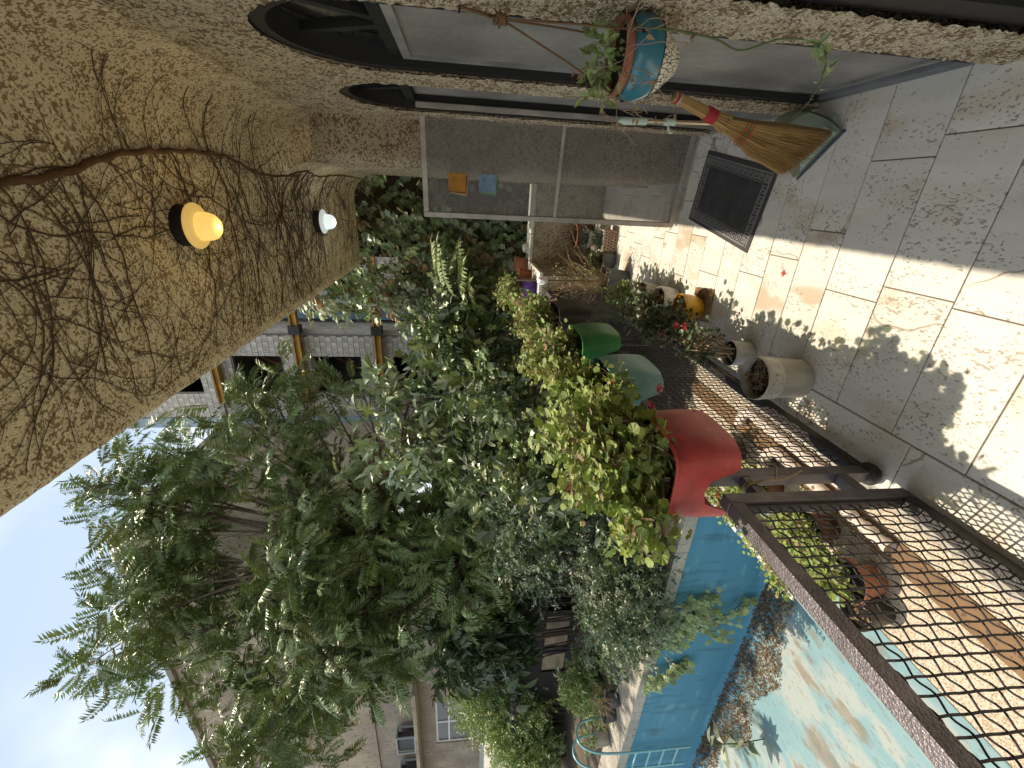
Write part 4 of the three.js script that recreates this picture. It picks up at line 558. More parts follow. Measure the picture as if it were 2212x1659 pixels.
// straw hand broom standing in the dustpan
{
  const top = P(0.398, 0.795, 1.97), neck = P(0.345, 0.60, 2.0), sh = P(0.322, 0.53, 2.005), tipA = P(0.325, 0.035, 2.02), tipB = P(0.158, 0.185, 2.06), R = mulberry(60);
  const t = thing('straw_broom', 'short fan-shaped straw hand broom with red band, standing upright in the dustpan', 'broom', tipA.clone().lerp(tipB, 0.5).setY(0)); const W = t.position, S = [[], [], []], nrm = V(-0.55, 0.1, 0.83).normalize();
  const ctr = (u) => tipA.clone().lerp(tipB, u), N = 2300;
  for (let i = 0; i < N; i++) { const u = Math.pow(R(), 0.95), z = (R() + R() - 1) * 0.028, e = ctr(u); const bulge = Math.sin(Math.PI * u) * 0.03; e.add(V(-0.02 * bulge, -0.6 * bulge, 0)); const jit = 0.05 * (R() - 0.4) * (R() < 0.12 ? 2.2 : 1), mid = sh.clone().lerp(e, 0.5).addScaledVector(nrm, z * 1.2).add(V((u - 0.35) * -0.030, (u - 0.4) * 0.045, 0)); const w = sh.clone().addScaledVector(nrm, z * 0.6).add(V((0.5 - u) * 0.05, 0.012 * (u - 0.5), 0)), e2 = e.clone().addScaledVector(nrm, z * 0.9).add(e.clone().sub(sh).normalize().multiplyScalar(jit)).add(rv(R).multiplyScalar(0.006)); const pts = [w, sh.clone().lerp(mid, 0.5).lerp(w.clone().lerp(mid, 0.5), 0.7), mid, mid.clone().lerp(e2, 0.55).add(rv(R).multiplyScalar(0.003)), e2].map((p) => p.sub(W)); S[Math.floor(Math.pow(R(), 1.1) * 3)].push(tube(pts, [0.0016, 0.0016, 0.0014, 0.0011, 0.0006], 3)); }
  S.forEach((s, i) => part('bristles', s, MAT.straw[i], t, { kind: 'stuff' }));
  const H = [[], [], []], ax = top.clone().sub(sh); for (let i = 0; i < 240; i++) { const a = R() * 6.28, r = Math.sqrt(R()), X = V(1, 0.3, 0).cross(ax).normalize(), Y = ax.clone().normalize().cross(X); const off = (k) => X.clone().multiplyScalar(Math.cos(a) * r * k).addScaledVector(Y, Math.sin(a) * r * k); H[i % 3].push(tube([sh.clone().add(off(0.040)).sub(W), sh.clone().lerp(neck, 0.55).add(off(0.027)).sub(W), neck.clone().add(off(0.0235)).sub(W), top.clone().lerp(neck, 0.4).add(off(0.021)).sub(W), top.clone().add(off(0.018)).sub(W)], 0.0022, 4)); } H.forEach((s, i) => part('handle', s, MAT.straw[i], t, { kind: 'stuff' }));
  const red = mat([0.42, 0.03, 0.03], 0.7); const ring = (c, r, n, rr, m, name, dir) => { const X = V(1, 0.3, 0).cross(dir).normalize(), Y = dir.clone().normalize().cross(X), L = []; for (let k = 0; k < n; k++) { const pts = []; for (let i = 0; i <= 24; i++) { const a = i / 24 * 6.2832; pts.push(c.clone().addScaledVector(dir.clone().normalize(), (k - n / 2) * rr * 1.8).addScaledVector(X, Math.cos(a) * r).addScaledVector(Y, Math.sin(a) * r).sub(W)); } L.push(tube(pts, rr, 5)); } part(name, L, m, t); };
  ring(neck.clone().lerp(top, 0.06), 0.0265, 13, 0.0022, red, 'red_band', ax); ring(top.clone().lerp(neck, 0.07), 0.0205, 3, 0.0022, red, 'red_cord', ax); ring(top.clone().lerp(neck, 0.11), 0.0205, 2, 0.002, MAT.offwhite, 'white_cord', ax); ring(sh.clone().lerp(neck, 0.2), 0.034, 2, 0.0017, mat([0.2, 0.12, 0.06], 0.8), 'binding', ax);
  for (const [k, m] of [[0.20, mat([0.55, 0.06, 0.05], 0.8)], [0.235, mat([0.06, 0.15, 0.05], 0.8)], [0.27, mat([0.55, 0.06, 0.05], 0.8)]]) for (const sd of [1, -1]) { const pts = []; for (let i = 0; i <= 20; i++) { const u = i / 20, e = ctr(u); e.add(V(0, -0.018 * Math.sin(Math.PI * u), 0)); const kk = k + 0.05 * (u - 0.5); pts.push(sh.clone().lerp(e, kk).add(V((u - 0.35) * -0.022 + (0.5 - u) * 0.02, (u - 0.4) * 0.032, 0)).addScaledVector(nrm, sd * (0.029 - 0.01 * Math.pow(Math.abs(u - 0.5) * 2, 3)) + 0.0006 * (i % 2)).sub(W)); } part('stitching', tube(pts, 0.0024, 5), m, t); }
}
// glazed pot hanging on three strings from a nail in the pier
{
  const C = P(0.345, 1.085, 1.335), t = thing('hanging_pot', 'teal and white crackle-glazed pot hanging on brown strings before the window', 'hanging pot', C), R = mulberry(70);
  const vor = cells(512, 14, 91), crack = tex(512, 512, (u, v) => { const [a, b] = vor(u, v); const k = sst(0.05, 0.11, b - a); return mix3([0.16, 0.15, 0.13], [0.90, 0.86, 0.76], k); }), crackB = tex(512, 512, (u, v) => { const [a, b] = vor(u, v); return sst(0.03, 0.16, b - a); }, false);
  const hi = 0.142, teal = mat([0.03, 0.17, 0.22], 0.3, { phys: true, clearcoat: 0.6, clearcoatRoughness: 0.1 });
  const lo = lathe([[0.0005, 0], [0.028, 0], [0.034, 0.003], [0.066, 0.038], [0.083, 0.066]], 48), mid = lathe([[0.083, 0.066], [0.091, 0.084], [0.0955, 0.105], [0.0945, 0.125], [0.090, 0.138], [0.086, 0.142], [0.083, 0.140], [0.086, 0.125], [0.087, 0.105]], 48);
  part('crackled_base', lo, mat([1, 1, 1], 0.4, { map: rep(crack, 3, 0.5), bumpMap: rep(crackB, 3, 0.5), bumpScale: 0.003 }), t); part('glazed_body', mid, teal, t); part('glaze_line', (() => { const p = []; for (let i = 0; i <= 48; i++) { const a = i / 48 * 6.2832; p.push(V(0.0835 * Math.cos(a), 0.066, 0.0835 * Math.sin(a))); } return tube(p, 0.0014, 5); })(), MAT.black, t);
  part('clay_liner', lathe([[0.076, 0.10], [0.083, 0.150], [0.087, 0.152], [0.087, 0.166], [0.081, 0.166], [0.074, 0.12], [0.0005, 0.12]], 44), mat([0.50, 0.20, 0.12], 0.85, { map: rep(mott, 3) }), t); part('soil', lathe([[0.0005, 0.154], [0.079, 0.150]], 24), MAT.soil, t);
  const knot = P(0.405, 1.555, 1.352).sub(C), hook = P(0.43, 1.655, 1.385).sub(C), rope = mat([0.26, 0.15, 0.07], 0.9, { bumpMap: rep(fineB, 30, 60), bumpScale: 0.002 });
  const st = []; for (let i = 0; i < 3; i++) { const a = 1.2 + i * 2.094, h = V(0.094 * Math.cos(a), 0.128, 0.094 * Math.sin(a)); st.push(h.clone()); part('string', tube([knot, knot.clone().lerp(h, 0.5).add(V(0.002, -0.004, 0)), h], 0.0026, 6), rope, t); const hole = new THREE.CylinderGeometry(0.006, 0.006, 0.006, 12); hole.rotateZ(Math.PI / 2); hole.rotateY(-a); hole.translate(h.x * 1.005, h.y - 0.002, h.z * 1.005); part('hole', hole, MAT.dark, t); }
  part('string', tube([hook, knot], 0.0042, 6), rope, t); const kn = []; for (let k = 0; k < 5; k++) { const pts = []; for (let i = 0; i <= 16; i++) { const a = i / 16 * 6.2832; pts.push(knot.clone().add(V(0.010 * Math.cos(a), (k - 2) * 0.006 + 0.004 * Math.sin(a + k), 0.011 * Math.sin(a)))); } kn.push(tube(pts, 0.004, 5)); } for (let k = 0; k < 7; k++) kn.push(tube([knot.clone(), knot.clone().add(rv(R).multiplyScalar(0.022)).add(V(0, 0.012, 0))], 0.0022, 4)); part('knot', kn, rope, t); part('nail', tube([hook.clone().add(V(0.03, -0.004, 0)), hook.clone().add(V(-0.012, 0.006, 0))], 0.003, 6), MAT.steel, t);
  // plant: green tufts, dry stalks, one long trailing runner
  const e = [], dl = [], tw = []; for (let i = 0; i < 190; i++) { const a = R() * 6.28, r = 0.09 * Math.sqrt(R()), p = V(r * Math.cos(a) - 0.02, 0.165 + 0.075 * R(), r * Math.sin(a)); e.push({ p: p.add(C), d: rv(R).add(V(-0.2, 0.2, 0)), n: V(0, 1, 0).add(rv(R).multiplyScalar(0.7)), s: 0.016 + 0.02 * R(), c: tint(R, 0.8, 1.4) }); }
  for (let i = 0; i < 30; i++) { const a = R() * 6.28; let p = V(0.07 * Math.cos(a), 0.16, 0.07 * Math.sin(a)), d = V(Math.cos(a) * 0.9 - 0.15, 0.7 * R(), Math.sin(a) * 0.9); const pts = [p.clone()], n = 4 + R() * 6; for (let k = 0; k < n; k++) { d.add(rv(R).multiplyScalar(0.45)); d.y -= 0.22; d.normalize(); p = p.clone().addScaledVector(d, 0.020); pts.push(p); } tw.push(tube(pts, 0.0011, 4)); for (let k = 0; k < 4; k++) dl.push({ p: p.clone().add(rv(R).multiplyScalar(0.012)).add(C), d: rv(R), n: rv(R), s: 0.012 + 0.012 * R(), c: tint(R, 0.7, 1.3) }); }
  part('dry_stalks', tw, MAT.dryTwig, t, { kind: 'stuff' }); instances('foliage', fin([ovate]), MAT.leafLight, t, e); instances('dry_leaves', fin([ovate]), MAT.leafDry, t, dl);
  const run = curve([V(0.05, 0.15, 0.06), V(0.035, 0.06, 0.105), V(0.02, -0.04, 0.125), V(0.006, -0.115, 0.115), V(0.03, -0.20, 0.135), V(0.028, -0.27, 0.145), V(0.005, -0.325, 0.14), V(-0.045, -0.34, 0.13), V(-0.095, -0.325, 0.12), V(-0.125, -0.295, 0.12)], 60); part('runner', tube(run, run.map((_, i) => lerp(0.0034, 0.0011, i / 60)), 6), MAT.stem, t);
  const rl = []; for (let i = 0; i < 34; i++) { const k = i < 26 ? 34 + Math.floor(R() * 12) : 46 + Math.floor(R() * 8); rl.push({ p: run[k].clone().add(rv(R).multiplyScalar(0.006)).add(C), d: rv(R), n: rv(R).add(V(-0.6, 0.3, 0.4)), s: i < 26 ? 0.02 + 0.014 * R() : 0.012, c: tint(R, 0.8, 1.25) }); } instances('runner_leaves', fin([ovate]), MAT.leafIvy, t, rl);
}

// ================================================================ SOFFIT LAMPS AND THE DRIED CREEPER
function lamp(label, x, f, glow, power, col) {
  const y = ceilY(x, f), t = thing('ceiling_lamp', label, 'lamp', P(x, y, f), 0, 'lamps under the soffit');
  part('base', lathe([[0.0005, 0.004], [0.088, 0.004], [0.090, -0.002], [0.086, -0.042], [0.080, -0.048], [0.0005, -0.048]], 36), MAT.black, t);
  const em = (k) => new THREE.MeshStandardMaterial({ color: new THREE.Color().setRGB(...col), roughness: 0.4, emissive: new THREE.Color().setRGB(...glow), emissiveIntensity: k, side: THREE.DoubleSide });
  part('flange', lathe([[0.055, -0.049], [0.082, -0.050], [0.097, -0.056], [0.100, -0.064], [0.096, -0.071], [0.088, -0.074], [0.083, -0.080], [0.062, -0.083]], 40), em(0.55), t);
  part('glass_dome', lathe([[0.062, -0.083], [0.0625, -0.10], [0.060, -0.122], [0.052, -0.142], [0.036, -0.156], [0.016, -0.162], [0.0005, -0.163]], 40), em(1.0), t);
  const l = new THREE.PointLight(new THREE.Color().setRGB(...glow.map((g) => g / Math.max(...glow))), power, 0, 2); l.position.set(x, y - 0.185, -f); l.castShadow = true; l.name = 'lamp_light'; scene.add(l); scene.updateMatrixWorld(true); t.attach(l); return t;
}
lamp('lit amber dome lamp on black base, hanging nearest under the soffit', -0.199, 2.187, [0.33, 0.205, 0.05], 0.03, [0.45, 0.32, 0.14]);
lamp('white dome lamp on black base, the far one under the soffit', -0.292, 4.086, [0.27, 0.30, 0.295], 0.03, [0.4, 0.4, 0.39]);
{
  const t = thing('dried_creeper', 'dried creeper with thick brown stem spreading leafless twigs over the soffit', 'creeper'), R = mulberry(80);
  const onC = (x, f, lift) => P(x, ceilY(Math.max(EDGE + 0.06, Math.min(x, WX - 0.02)), f) - lift, f);
  const ms = curve([[-0.16, 0.6], [-0.09, 1.1], [-0.038, 1.431], [-0.008, 1.62], [0.062, 1.882], [0.094, 2.124], [0.114, 2.431], [0.11, 2.733], [0.054, 3.013], [0.040, 3.355], [0.085, 3.6], [0.06, 4.0], [0.09, 4.6], [0.08, 5.5]].map(([x, f]) => V(x, 0, f)), 140).map((p) => onC(p.x + 0.004 * Math.sin(p.z * 40), p.z, 0.010));
  part('main_stem', tube(ms, ms.map((_, i) => lerp(0.014, 0.005, Math.min(1, i / 110)) * (1 + 0.15 * Math.sin(i * 1.7))), 8), mat([0.20, 0.095, 0.04], 0.9, { map: rep(mott, 5), bumpMap: rep(fineB, 8), bumpScale: 0.004 }), t);
  const tw = []; let count = 0;
  function grow(x, f, a, len, r, depth) {
    const pts = [], rad = []; let n = Math.ceil(len / 0.035), da = 0; const bend = (R() - 0.5) * 0.06;
    for (let k = 0; k <= n; k++) {
      pts.push(onC(x, f, 0.003 + r)); rad.push(lerp(r, r * 0.45, k / n)); da = (R() - 0.5) * 0.7 + bend * 1.6; a += da * 0.75; x += Math.sin(a) * 0.035; f += Math.cos(a) * 0.035; if (x < EDGE + 0.07 || f > END - 0.03 || f < 0.4 || wallDist(x, f) < 0.07) break;
      if (depth < 3 && R() < (depth === 0 ? 0.15 : 0.10)) grow(x, f, a + (R() < 0.5 ? -1 : 1) * (0.4 + R() * 0.7), len * (0.3 + 0.35 * R()), r * 0.66, depth + 1);
    }
    if (pts.length > 2) { tw.push(tube(pts, rad.slice(0, pts.length), 4)); count++; }
  }
  for (let i = 0; i < 46; i++) { const f = 0.8 + Math.pow(R(), 0.85) * 4.5, k = Math.min(139, Math.max(0, Math.round((f - 0.6) / 4.9 * 139))), p = ms[k]; const left = R() < 0.8; grow(p.x, -p.z, (left ? -1 : 1) * (0.35 + R() * 1.3), left ? 0.5 + R() * 0.9 : 0.3 + R() * 0.45, 0.0026 + 0.0022 * R() * R(), 0); }
  for (let i = 0; i < 85; i++) grow(-0.75 + R() * 0.85, 0.7 + R() * 4.6, R() * 6.28, 0.35 + R() * 0.7, 0.0016 + 0.0014 * R(), 1);
  for (let i = 0; i < 12; i++) grow(-0.15 - 0.5 * R(), 3.3 + R() * 2.1, R() * 6.28, 0.3 + R() * 0.4, 0.0014, 1);
  part('twigs', tw, MAT.twig, t, { kind: 'stuff' });
}

// ================================================================ FAR BUILDINGS
const blockTex = tex(512, 512, (u, v) => { const g = fbm(u, v, 6, 6, 5, 601), p = sst(0.66, 0.74, fbm(u, v, 60, 60, 2, 602)); const k = 0.66 + 0.26 * g - 0.2 * p; return [k, k * 0.985, k * 0.95]; });
MAT.block = [0.95, 0.84, 1.0].map((k) => mat([k, k * 0.97, k * 0.92], 0.95, { map: rep(blockTex, 0.9) })); MAT.mortar = mat([0.20, 0.19, 0.175], 1); MAT.yellow2 = mat([0.62, 0.36, 0.07], 0.7, { map: rep(mott, 0.8) }); MAT.blueSteel = mat([0.16, 0.28, 0.38], 0.7, { map: rep(mott, 0.6) }); MAT.paleBlueSteel = mat([0.40, 0.53, 0.60], 0.7, { map: rep(mott, 0.6) });
{
  const b = thing('block_building', 'unfinished grey concrete block building with yellow beams and blue steel columns', 'building', P(-5, YD, 15)), F = 15, X0 = -8.15, X1 = -4.9, g = (q) => local(q, b);
  const wins = [[-7.18, -5.69, 5.34, 7.07], [-7.18, -5.69, 8.19, 9.82], [-7.18, -5.69, 2.5, 4.2], [-7.18, -5.69, 10.95, 12.6]];
  const wall = grp('block_wall', b), R = mulberry(90), bw = 0.40, bh = 0.195, small = [], geos = {}; let n = 0;
  const solid = (x0, x1, y0, y1) => wins.every((w) => x1 <= w[0] + 0.01 || x0 >= w[1] - 0.01 || y1 <= w[2] + 0.01 || y0 >= w[3] - 0.01);
  for (let j = 0; j < 66; j++) { const y0 = 0.9 + j * bh; for (let x = X0 - (j % 2 ? bw / 2 : 0); x < X1; x += bw) {
      let a = Math.max(X0, x), c = Math.min(X1, x + bw); if (c - a < 0.05) continue; const segs = []; let cur = [[a, c]]; for (const w of wins) { if (y0 + bh / 2 < w[2] || y0 + bh / 2 > w[3]) continue; cur = cur.flatMap(([p, q]) => q <= w[0] || p >= w[1] ? [[p, q]] : [[p, Math.min(q, w[0])], [Math.max(p, w[1]), q]]).filter(([p, q]) => q - p > 0.04); }
      for (const [p, q] of cur) { const w = q - p - 0.016, key = w.toFixed(2), gg = geos[key] ??= uvm(new THREE.BoxGeometry(w, bh - 0.016, 0.2)); const visible = y0 > 4.0 && y0 < 12.2 && n < 296; const z = -(F + 0.1 - 0.015 * R()) - b.position.z, px = (p + q) / 2 - b.position.x, py = y0 + bh / 2 - b.position.y; if (visible) { const m = part('block', gg, MAT.block[Math.floor(R() * 3)], wall); m.position.set(px, py, z); n++; } else { const k = gg.clone(); k.translate(px, py, z); small.push(k); } } } }
  part('blocks', small, MAT.block[0], wall, { kind: 'stuff' });
  part('mortar_backing', [...(() => { const L = []; let ys = YD; const col = [[X0, -7.19], [-5.68, X1]]; for (const [p, q] of col) L.push(g(bx(p, q, YD, 13.7, F + 0.03, F + 0.18))); const br = [[YD, 2.49], [4.21, 5.33], [7.08, 8.18], [9.83, 10.94], [12.61, 13.7]]; for (const [p, q] of br) L.push(g(bx(-7.185, -5.685, p, q, F + 0.03, F + 0.18))); return L; })()], MAT.mortar, wall);
  part('return_wall', g(bx(X1 - 0.01, X1 + 0.19, YD, 13.7, F + 0.2, F + 1.5)), MAT.block[1], b);
  part('corner_column', g(bx(-8.55, -8.16, YD, 14.2, F - 0.05, F + 0.25)), MAT.paleBlueSteel, b); part('column', g(bx(-4.56, -4.30, YD, 14, F + 1.0, F + 1.25)), MAT.blueSteel, b); part('column', g(bx(-0.4, -0.15, YD, 14, F + 1.0, F + 1.25)), MAT.blueSteel, b);
  for (const y of [1.95, 4.55, 7.30, 10.20, 13.1]) { part('yellow_beam', [g(bx(-7.45, 1.2, y, y + 0.035, F - 0.35, F - 0.12)), g(bx(-7.45, 1.2, y + 0.2, y + 0.235, F - 0.35, F - 0.12)), g(bx(-7.45, 1.2, y + 0.036, y + 0.199, F - 0.25, F - 0.21))], MAT.yellow2, b); part('floor_slab', [g(bx(-8.1, -4.72, y + 0.24, y + 0.36, F - 0.10, F + 3.8)), g(bx(-4.719, 1.5, y + 0.24, y + 0.36, F + 1.25, F + 3.8))], MAT.concrete, b); part('beam_clip', g(bx(-4.75, -4.45, y - 0.06, y + 0.30, F - 0.40, F - 0.05)), MAT.steel, b); }
  const bay = grp('recessed_bay', b); const bwins = [[-3.4, -2.0, 5.3, 6.75], [-3.4, -2.0, 2.4, 4.0], [-3.4, -2.0, 8.1, 9.6], [-1.5, -0.6, 5.3, 6.75], [-1.5, -0.6, 2.4, 4.0]];
  part('wall', (() => { const s = new THREE.Shape([[-4.3, YD], [1.4, YD], [1.4, 13.6], [-4.3, 13.6]].map(([x, y]) => new THREE.Vector2(x, y))); for (const [x0, x1, y0, y1] of bwins) s.holes.push(new THREE.Path([[x0, y0], [x0, y1], [x1, y1], [x1, y0]].map(([x, y]) => new THREE.Vector2(x, y)))); const e = new THREE.ExtrudeGeometry(s, { depth: 0.2, bevelEnabled: false }); e.translate(0, 0, -(F + 1.5)); e.deleteAttribute('uv'); return g(uvm(e)); })(), MAT.block[2], bay);
  const jl = []; for (let y = 1; y < 13.5; y += bh) for (let x = -4.25 + (Math.round(y / bh) % 2) * 0.2; x < 1.3; x += 0.4) { if (bwins.some((w) => x + 0.38 > w[0] && x < w[1] && y + bh > w[2] && y < w[3])) continue; const q = uvm(new THREE.BoxGeometry(0.385, bh - 0.014, 0.012)); q.translate(x + 0.2 - b.position.x, y + bh / 2 - b.position.y, -(F + 1.296) - b.position.z); jl.push(q); } part('blocks', jl, MAT.block[0], bay, { kind: 'stuff' });
  part('interior', [g(bx(-8.1, 1.5, YD, 13.6, F + 3.8, F + 4)), g(bx(-8.3, -8.1, YD, 13.6, F + 0.3, F + 4)), g(bx(1.4, 1.6, YD, 13.6, F + 0.3, F + 4))], MAT.dark, b);
  for (const [y0, y1] of [[5.3, 7.1], [8.15, 9.85]]) { part('brace', tube([g2(-7.1, y0, F + 1.6), g2(-5.9, y1, F + 1.2)], 0.07, 6), mat([0.16, 0.07, 0.03], 0.9), b); part('corrugated_back', grid(90, 1, (u, v) => { const x = lerp(-7.9, -5, u) - b.position.x; return [x, lerp(y0 + 0.4, y1 + 0.3, v) - b.position.y, -(F + 2.6 + 0.03 * Math.sin(u * 200)) - b.position.z]; }), mat([0.14, 0.13, 0.12], 0.6), b); }
  function g2(x, y, f) { return P(x, y, f).sub(b.position); }
  part('roof', g(bx(-8.5, 1.6, 13.7, 13.9, F - 0.2, F + 4)), MAT.concrete, b);
  const rb = []; for (let i = 0; i < 9; i++) rb.push(tube([g2(-8.5 - 0.05 * i, 11 + i * 0.35, F), g2(-8.7 - 0.1 * (i % 3), 11.05 + i * 0.35, F - 0.1)], 0.012, 4)); part('rebar', rb, MAT.steel, b);
}
{
  const b = thing('white_building', 'pale far building with grey bands behind the big tree', 'building', P(-13, YD, 25)), g = (q) => local(q, b); part('wall', g(bx(-18.5, -11.6, YD, 15.5, 25, 31)), MAT.white, b); for (const y of [2.5, 5.6, 8.7, 11.8]) { part('band', g(bx(-18.6, -11.5, y, y + 0.7, 24.85, 24.998)), MAT.concrete, b); for (const x of [-17.8, -15.4, -13.2]) { const w = grp('window', b); part('frame', g(bx(x - 0.07, x + 1.27, y + 1.03, y + 2.47, 24.93, 24.999)), MAT.aluGrey, w); part('pane', g(bx(x, x + 1.2, y + 1.1, y + 2.4, 24.90, 24.928)), mat([0.05, 0.055, 0.06], 0.15), w); } }
}
{
  const F = 9.2, b = thing('beige_building', 'weathered beige plaster building with white window and ledge of cooler units', 'building', P(-18, YD, F)), g = (q) => local(q, b);
  part('upper_wall', g(bx(-40, -8.4, 4.81, 10.45, F, F + 6)), MAT.plaster, b); part('roof_edge', g(bx(-40.1, -8.3, 10.46, 10.62, F - 0.12, F + 6)), mat([0.5, 0.46, 0.4], 0.9, { map: rep(concMap, 0.5) }), b);
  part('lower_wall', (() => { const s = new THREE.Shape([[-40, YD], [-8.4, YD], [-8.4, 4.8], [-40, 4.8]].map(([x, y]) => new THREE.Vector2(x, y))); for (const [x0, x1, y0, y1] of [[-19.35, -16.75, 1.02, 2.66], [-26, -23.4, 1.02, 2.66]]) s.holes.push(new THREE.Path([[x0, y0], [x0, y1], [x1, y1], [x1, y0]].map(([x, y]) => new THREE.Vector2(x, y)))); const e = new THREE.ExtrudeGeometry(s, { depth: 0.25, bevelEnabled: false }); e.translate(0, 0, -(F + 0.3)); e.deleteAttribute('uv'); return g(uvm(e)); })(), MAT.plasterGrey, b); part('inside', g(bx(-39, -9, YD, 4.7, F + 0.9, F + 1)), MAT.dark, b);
  part('ledge', g(rbx(-40, -15.2, 3.22, 3.34, F - 0.55, F + 0.02, 0.01)), MAT.plaster, b);
  for (const x0 of [-19.35, -26]) { const w = grp('window', b, 'white framed window with four panes'); const x1 = x0 + 2.6, fr = []; for (const [p, q, r, s] of [[x0, x1, 1.02, 1.10], [x0, x1, 2.58, 2.66], [x0, x0 + 0.08, 1.101, 2.579], [x1 - 0.08, x1, 1.101, 2.579], [x0 + 1.26, x0 + 1.34, 1.101, 2.579], [x0 + 0.081, x0 + 1.259, 2.14, 2.2], [x0 + 1.341, x1 - 0.081, 2.14, 2.2]]) fr.push(g(bx(p, q, r, s, F + 0.10, F + 0.17))); part('frame', fr, mat([0.62, 0.62, 0.6], 0.6), w); for (const [p, q, r, s, m] of [[x0 + 0.08, x0 + 1.26, 1.1, 2.14, 0], [x0 + 1.34, x1 - 0.08, 1.1, 2.14, 1], [x0 + 0.08, x0 + 1.26, 2.2, 2.58, 0], [x0 + 1.34, x1 - 0.08, 2.2, 2.58, 0]]) part('pane', g(bx(p, q, r, s, F + 0.13, F + 0.135)), mat(m ? [0.20, 0.21, 0.20] : [0.075, 0.08, 0.085], 0.2), w); }
  for (const [i, x] of [[0, -18.2], [1, -20.4], [2, -22.6]]) { const u = thing('cooler_unit', ['boxy cooler unit at the end of the ledge beside the tree', 'boxy cooler unit on the ledge above the white window', 'boxy cooler unit on the ledge at the picture edge'][i], 'cooler', P(x, 3.345, F - 0.28), 0, 'cooler units on the ledge'); const L = []; for (const [a, c] of [[-0.5, -0.5], [0.45, -0.5]]) L.push(bx(a, a + 0.05, 0, 0.62, -0.2, -0.15), bx(a, a + 0.05, 0, 0.62, 0.15, 0.2)); L.push(bx(-0.5, 0.5, 0.621, 0.67, -0.2, 0.2), bx(-0.449, 0.449, 0.002, 0.04, -0.2, -0.15)); part('frame', L, mat([0.30, 0.34, 0.35], 0.6, { metalness: 0.3 }), u); part('body', bx(-0.44, 0.3, 0.05, 0.6, -0.12, 0.12), mat([0.05, 0.05, 0.05], 0.6), u); }
  const sh = thing('corrugated_roof', 'pale corrugated sheet roof below the beige building', 'shed roof', P(-18, 0, 8)); part('sheet', grid(260, 8, (u, v) => { const x = lerp(-24, -14.6, u), f = lerp(6.9, 8.9, v); return [x + 18, lerp(0.25, 1.0, v) + 0.035 * Math.sin(x * 2 * Math.PI / 0.22), -(f - 8)]; }), mat([0.62, 0.60, 0.53], 0.7, { map: rep(mott, 2) }), sh); part('shed_wall', local(bx(-24, -14.8, YD, 0.35, 7.3, 7.4), sh), MAT.plasterGrey, sh);
  const gr = thing('garden_room', 'dark low garden room with tan window panels under the vines', 'garden room', P(-11, YD, 7)), q = (k) => local(k, gr); part('wall', [q(bx(-15, -8.6, YD, -1.0, 6.85, 7.0)), q(bx(-15, -8.6, -0.38, 0.3, 6.85, 7.0)), q(bx(-15, -11.4, -0.999, -0.381, 6.85, 7.0))], MAT.dark, gr); for (const [p, r] of [[-11.38, -10.66], [-10.42, -9.98], [-9.82, -9.25]]) { const w = grp('window', gr); part('frame', [q(bx(p - 0.1, p, -1.0, -0.38, 6.8, 6.98)), q(bx(r, r + 0.1, -1.0, -0.38, 6.8, 6.98))], MAT.black, w); part('pane', q(bx(p + 0.001, r - 0.001, -0.98, -0.40, 6.86, 6.88)), mat([0.38, 0.30, 0.19], 0.8, { map: rep(mott, 1) }), w); } part('roof', q(bx(-15.2, -8.4, 0.301, 0.42, 6.3, 9)), MAT.dark, gr);
  const gw = thing('garden_wall', 'dim rendered garden wall behind the shrubs', 'wall', P(-4, YD, 8.3)); part('wall', local(bx(-8.2, 3, YD, 2.3, 8.2, 8.45), gw), MAT.plasterGrey, gw); part('coping', local(bx(-8.3, 3, 2.301, 2.38, 8.12, 8.53), gw), MAT.concrete, gw);
}

// ================================================================ TREES, SHRUBS, CLIMBERS
function fill(R, clumps, per, o) {
  const L = []; for (const [c, r, k] of clumps) { const n = Math.round(per * r * r * (k ?? 1)); for (let i = 0; i < n; i++) { const v = rv(R), q = Math.pow(R(), o.pw ?? 0.45), p = c.clone().add(V(v.x * q * r, v.y * q * r * (o.fy ?? 0.85), v.z * q * r * (o.fz ?? 1))); const d = v.clone().multiplyScalar(o.out ?? 0.7).add(rv(R).multiplyScalar(0.7)).add(V(0, o.droop ?? -0.1, 0)); const n2 = V(-0.2, 0.85, 0.15).add(rv(R).multiplyScalar(o.rn ?? 0.6)); L.push({ p, d, n: n2, s: o.s * (0.7 + 0.6 * R()), c: tint(R, o.lo ?? 0.7, o.hi ?? 1.3, 0.14) }); } }
  return L;
}
function split(list, n) { const out = Array.from({ length: n }, () => []); list.forEach((e, i) => out[i % n].push(e)); return out; }
function poly(R, pts, n, D0, D1, r0, r1) {                         // clump centres inside an outline, spread over a real depth range
  const L = []; let x0 = 1e9, x1 = -1e9, y0 = 1e9, y1 = -1e9; for (const [x, y] of pts) { x0 = Math.min(x0, x); x1 = Math.max(x1, x); y0 = Math.min(y0, y); y1 = Math.max(y1, y); }
  const inside = (x, y) => { let c = false; for (let i = 0, j = pts.length - 1; i < pts.length; j = i++) if ((pts[i][1] > y) !== (pts[j][1] > y) && x < (pts[j][0] - pts[i][0]) * (y - pts[i][1]) / (pts[j][1] - pts[i][1]) + pts[i][0]) c = !c; return c; };
  while (L.length < n) { const x = lerp(x0, x1, R()), y = lerp(y0, y1, R()); if (!inside(x, y)) continue; L.push([at(x, y, lerp(D0, D1, R())), lerp(r0, r1, R())]); } return L;
}
